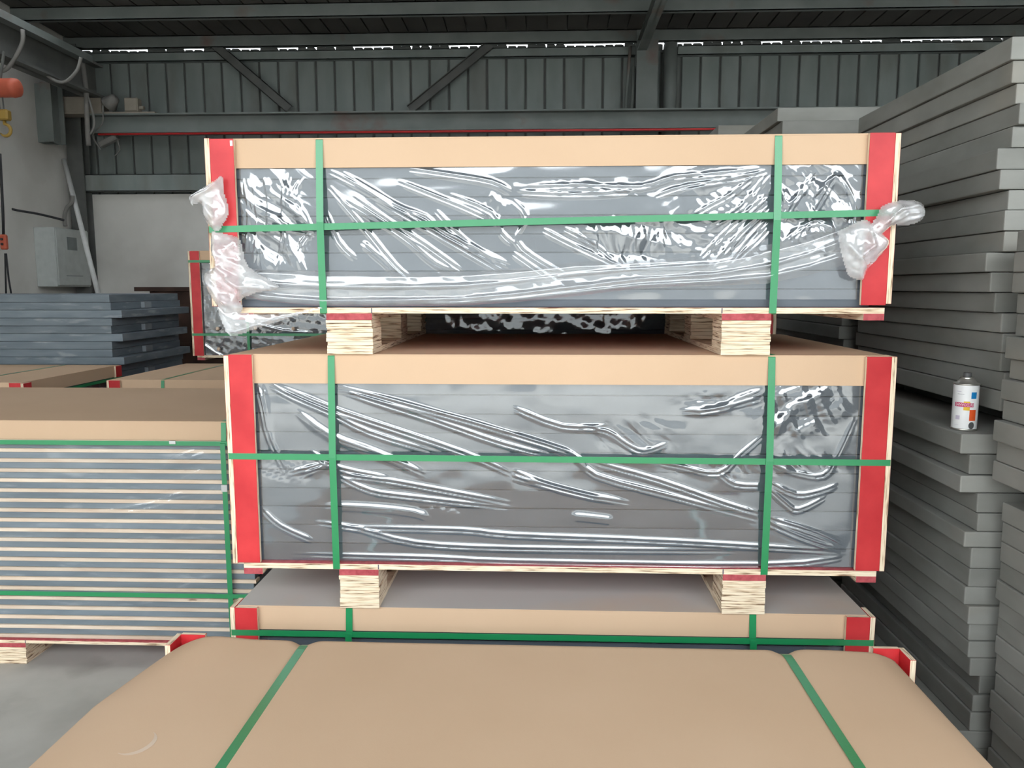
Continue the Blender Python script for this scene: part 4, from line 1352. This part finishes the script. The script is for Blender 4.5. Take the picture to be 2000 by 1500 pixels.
# ------------------------------------------------------------------ spray can
cp = oy(1887, 838, LYF + 0.075)
cz = zl[0]
cp = oz(1888, 841, cz)
can = empty('spray_can', (cp[0] + 0.006, cp[1] + 0.028, cz - 0.001), 'white aerosol spray can with coloured squares on its label', 'can')
R_ = 0.0335
Hc = 0.132
MB().lathe([(0.0, 0.004), (R_ - 0.004, 0.003), (R_ - 0.001, 0.0), (R_ + 0.0012, 0.002), (R_ + 0.0012, 0.0045), (R_, 0.006)], 40).build('base_rim', 'tin', can, smooth=True)
MB().lathe([(R_, 0.006), (R_, Hc - 0.004), (R_ - 0.0015, Hc)], 48).build('can_body', 'white', can, smooth=True)
MB().lathe([(R_ - 0.001, Hc - 0.0005), (R_ + 0.0012, Hc + 0.001), (R_ + 0.0008, Hc + 0.004), (R_ - 0.006, Hc + 0.0055), (R_ - 0.011, Hc + 0.013), (R_ - 0.0135, Hc + 0.017), (R_ - 0.0145, Hc + 0.018), (R_ - 0.015, Hc + 0.017)], 40).build('shoulder', 'tin', can, smooth=True)
vc = MB().lathe([(R_ - 0.015, Hc + 0.016), (R_ - 0.0145, Hc + 0.021), (R_ - 0.0165, Hc + 0.0225), (R_ - 0.0185, Hc + 0.021), (0.008, Hc + 0.020), (0.0, Hc + 0.020)], 32).build('valve_cup', 'tin', can, smooth=True)
MB().lathe([(0.0105, Hc + 0.0205), (0.0105, Hc + 0.033), (0.0095, Hc + 0.0345), (0.0, Hc + 0.0345)], 20).build('nozzle', 'ink_grey', can, smooth=False)
ang0 = math.atan2(CAM[1] - cp[1], CAM[0] - cp[0])


def wrap(u, z, r):
    a = ang0 + u / R_
    return (r * math.cos(a), r * math.sin(a), z)


def patch(name, u0, u1, z0, z1, mat, lift=0.0003, n=8, slant=0.0):
    mb = MB()
    for i in range(n + 1):
        u = u0 + (u1 - u0) * i / n
        for z in (z0, z1):
            mb.v.append(wrap(u, z + slant * (u - u0), R_ + lift))
    for i in range(n):
        a = 2 * i
        mb.f.append((a, a + 2, a + 3, a + 1))
        mb.mi.append(0)
    return mb.build(name, mat, can)


patch('label_square', 0.014, 0.030, 0.094, 0.113, 'ink_blue')
patch('label_square', -0.004, 0.012, 0.060, 0.086, 'ink_yellow')
patch('label_square', 0.012, 0.031, 0.030, 0.062, 'ink_orange')
patch('label_patch', -0.024, -0.012, 0.032, 0.044, 'ink_lilac')
patch('label_band', -0.028, 0.022, 0.070, 0.082, 'ink_magenta', 0.0006, 14)
patch('label_line', -0.026, -0.012, 0.113, 0.1145, 'ink_lilac')
patch('label_line', -0.022, -0.004, 0.106, 0.1068, 'ink_grey')
patch('label_line', -0.026, -0.014, 0.016, 0.0168, 'ink_lilac')
mb = MB()
cc = (0.0195, 0.0165)
mb.v.append(wrap(cc[0], cc[1], R_ + 0.0004))
for k in range(20):
    a = 2 * math.pi * k / 20
    mb.v.append(wrap(cc[0] + 0.0082 * math.cos(a), cc[1] + 0.0105 * math.sin(a), R_ + 0.0004))
for k in range(20):
    mb.f.append((0, 1 + k, 1 + (k + 1) % 20))
    mb.mi.append(0)
mb.build('label_disc', 'ink_grey', can)
cu = bpy.data.curves.new('lettering', 'FONT')
cu.body = 'SANVO三和'
cu.size = 0.0118
cu.resolution_u = 3
to = bpy.data.objects.new('lettering_source', cu)
COL.objects.link(to)
bpy.context.view_layer.update()
tme = bpy.data.meshes.new_from_object(to.evaluated_get(bpy.context.evaluated_depsgraph_get()))
bpy.data.objects.remove(to)
bpy.data.curves.remove(cu)
wv = [v.co.x for v in tme.vertices]
wmax = max(wv)
for v_ in tme.vertices:
    u = -0.0255 + v_.co.x * 0.0455 / wmax
    q = wrap(u, 0.0722 + v_.co.y, R_ + 0.0010)
    v_.co = q
tme.materials.clear()
link('lettering', tme, can, ['white'])
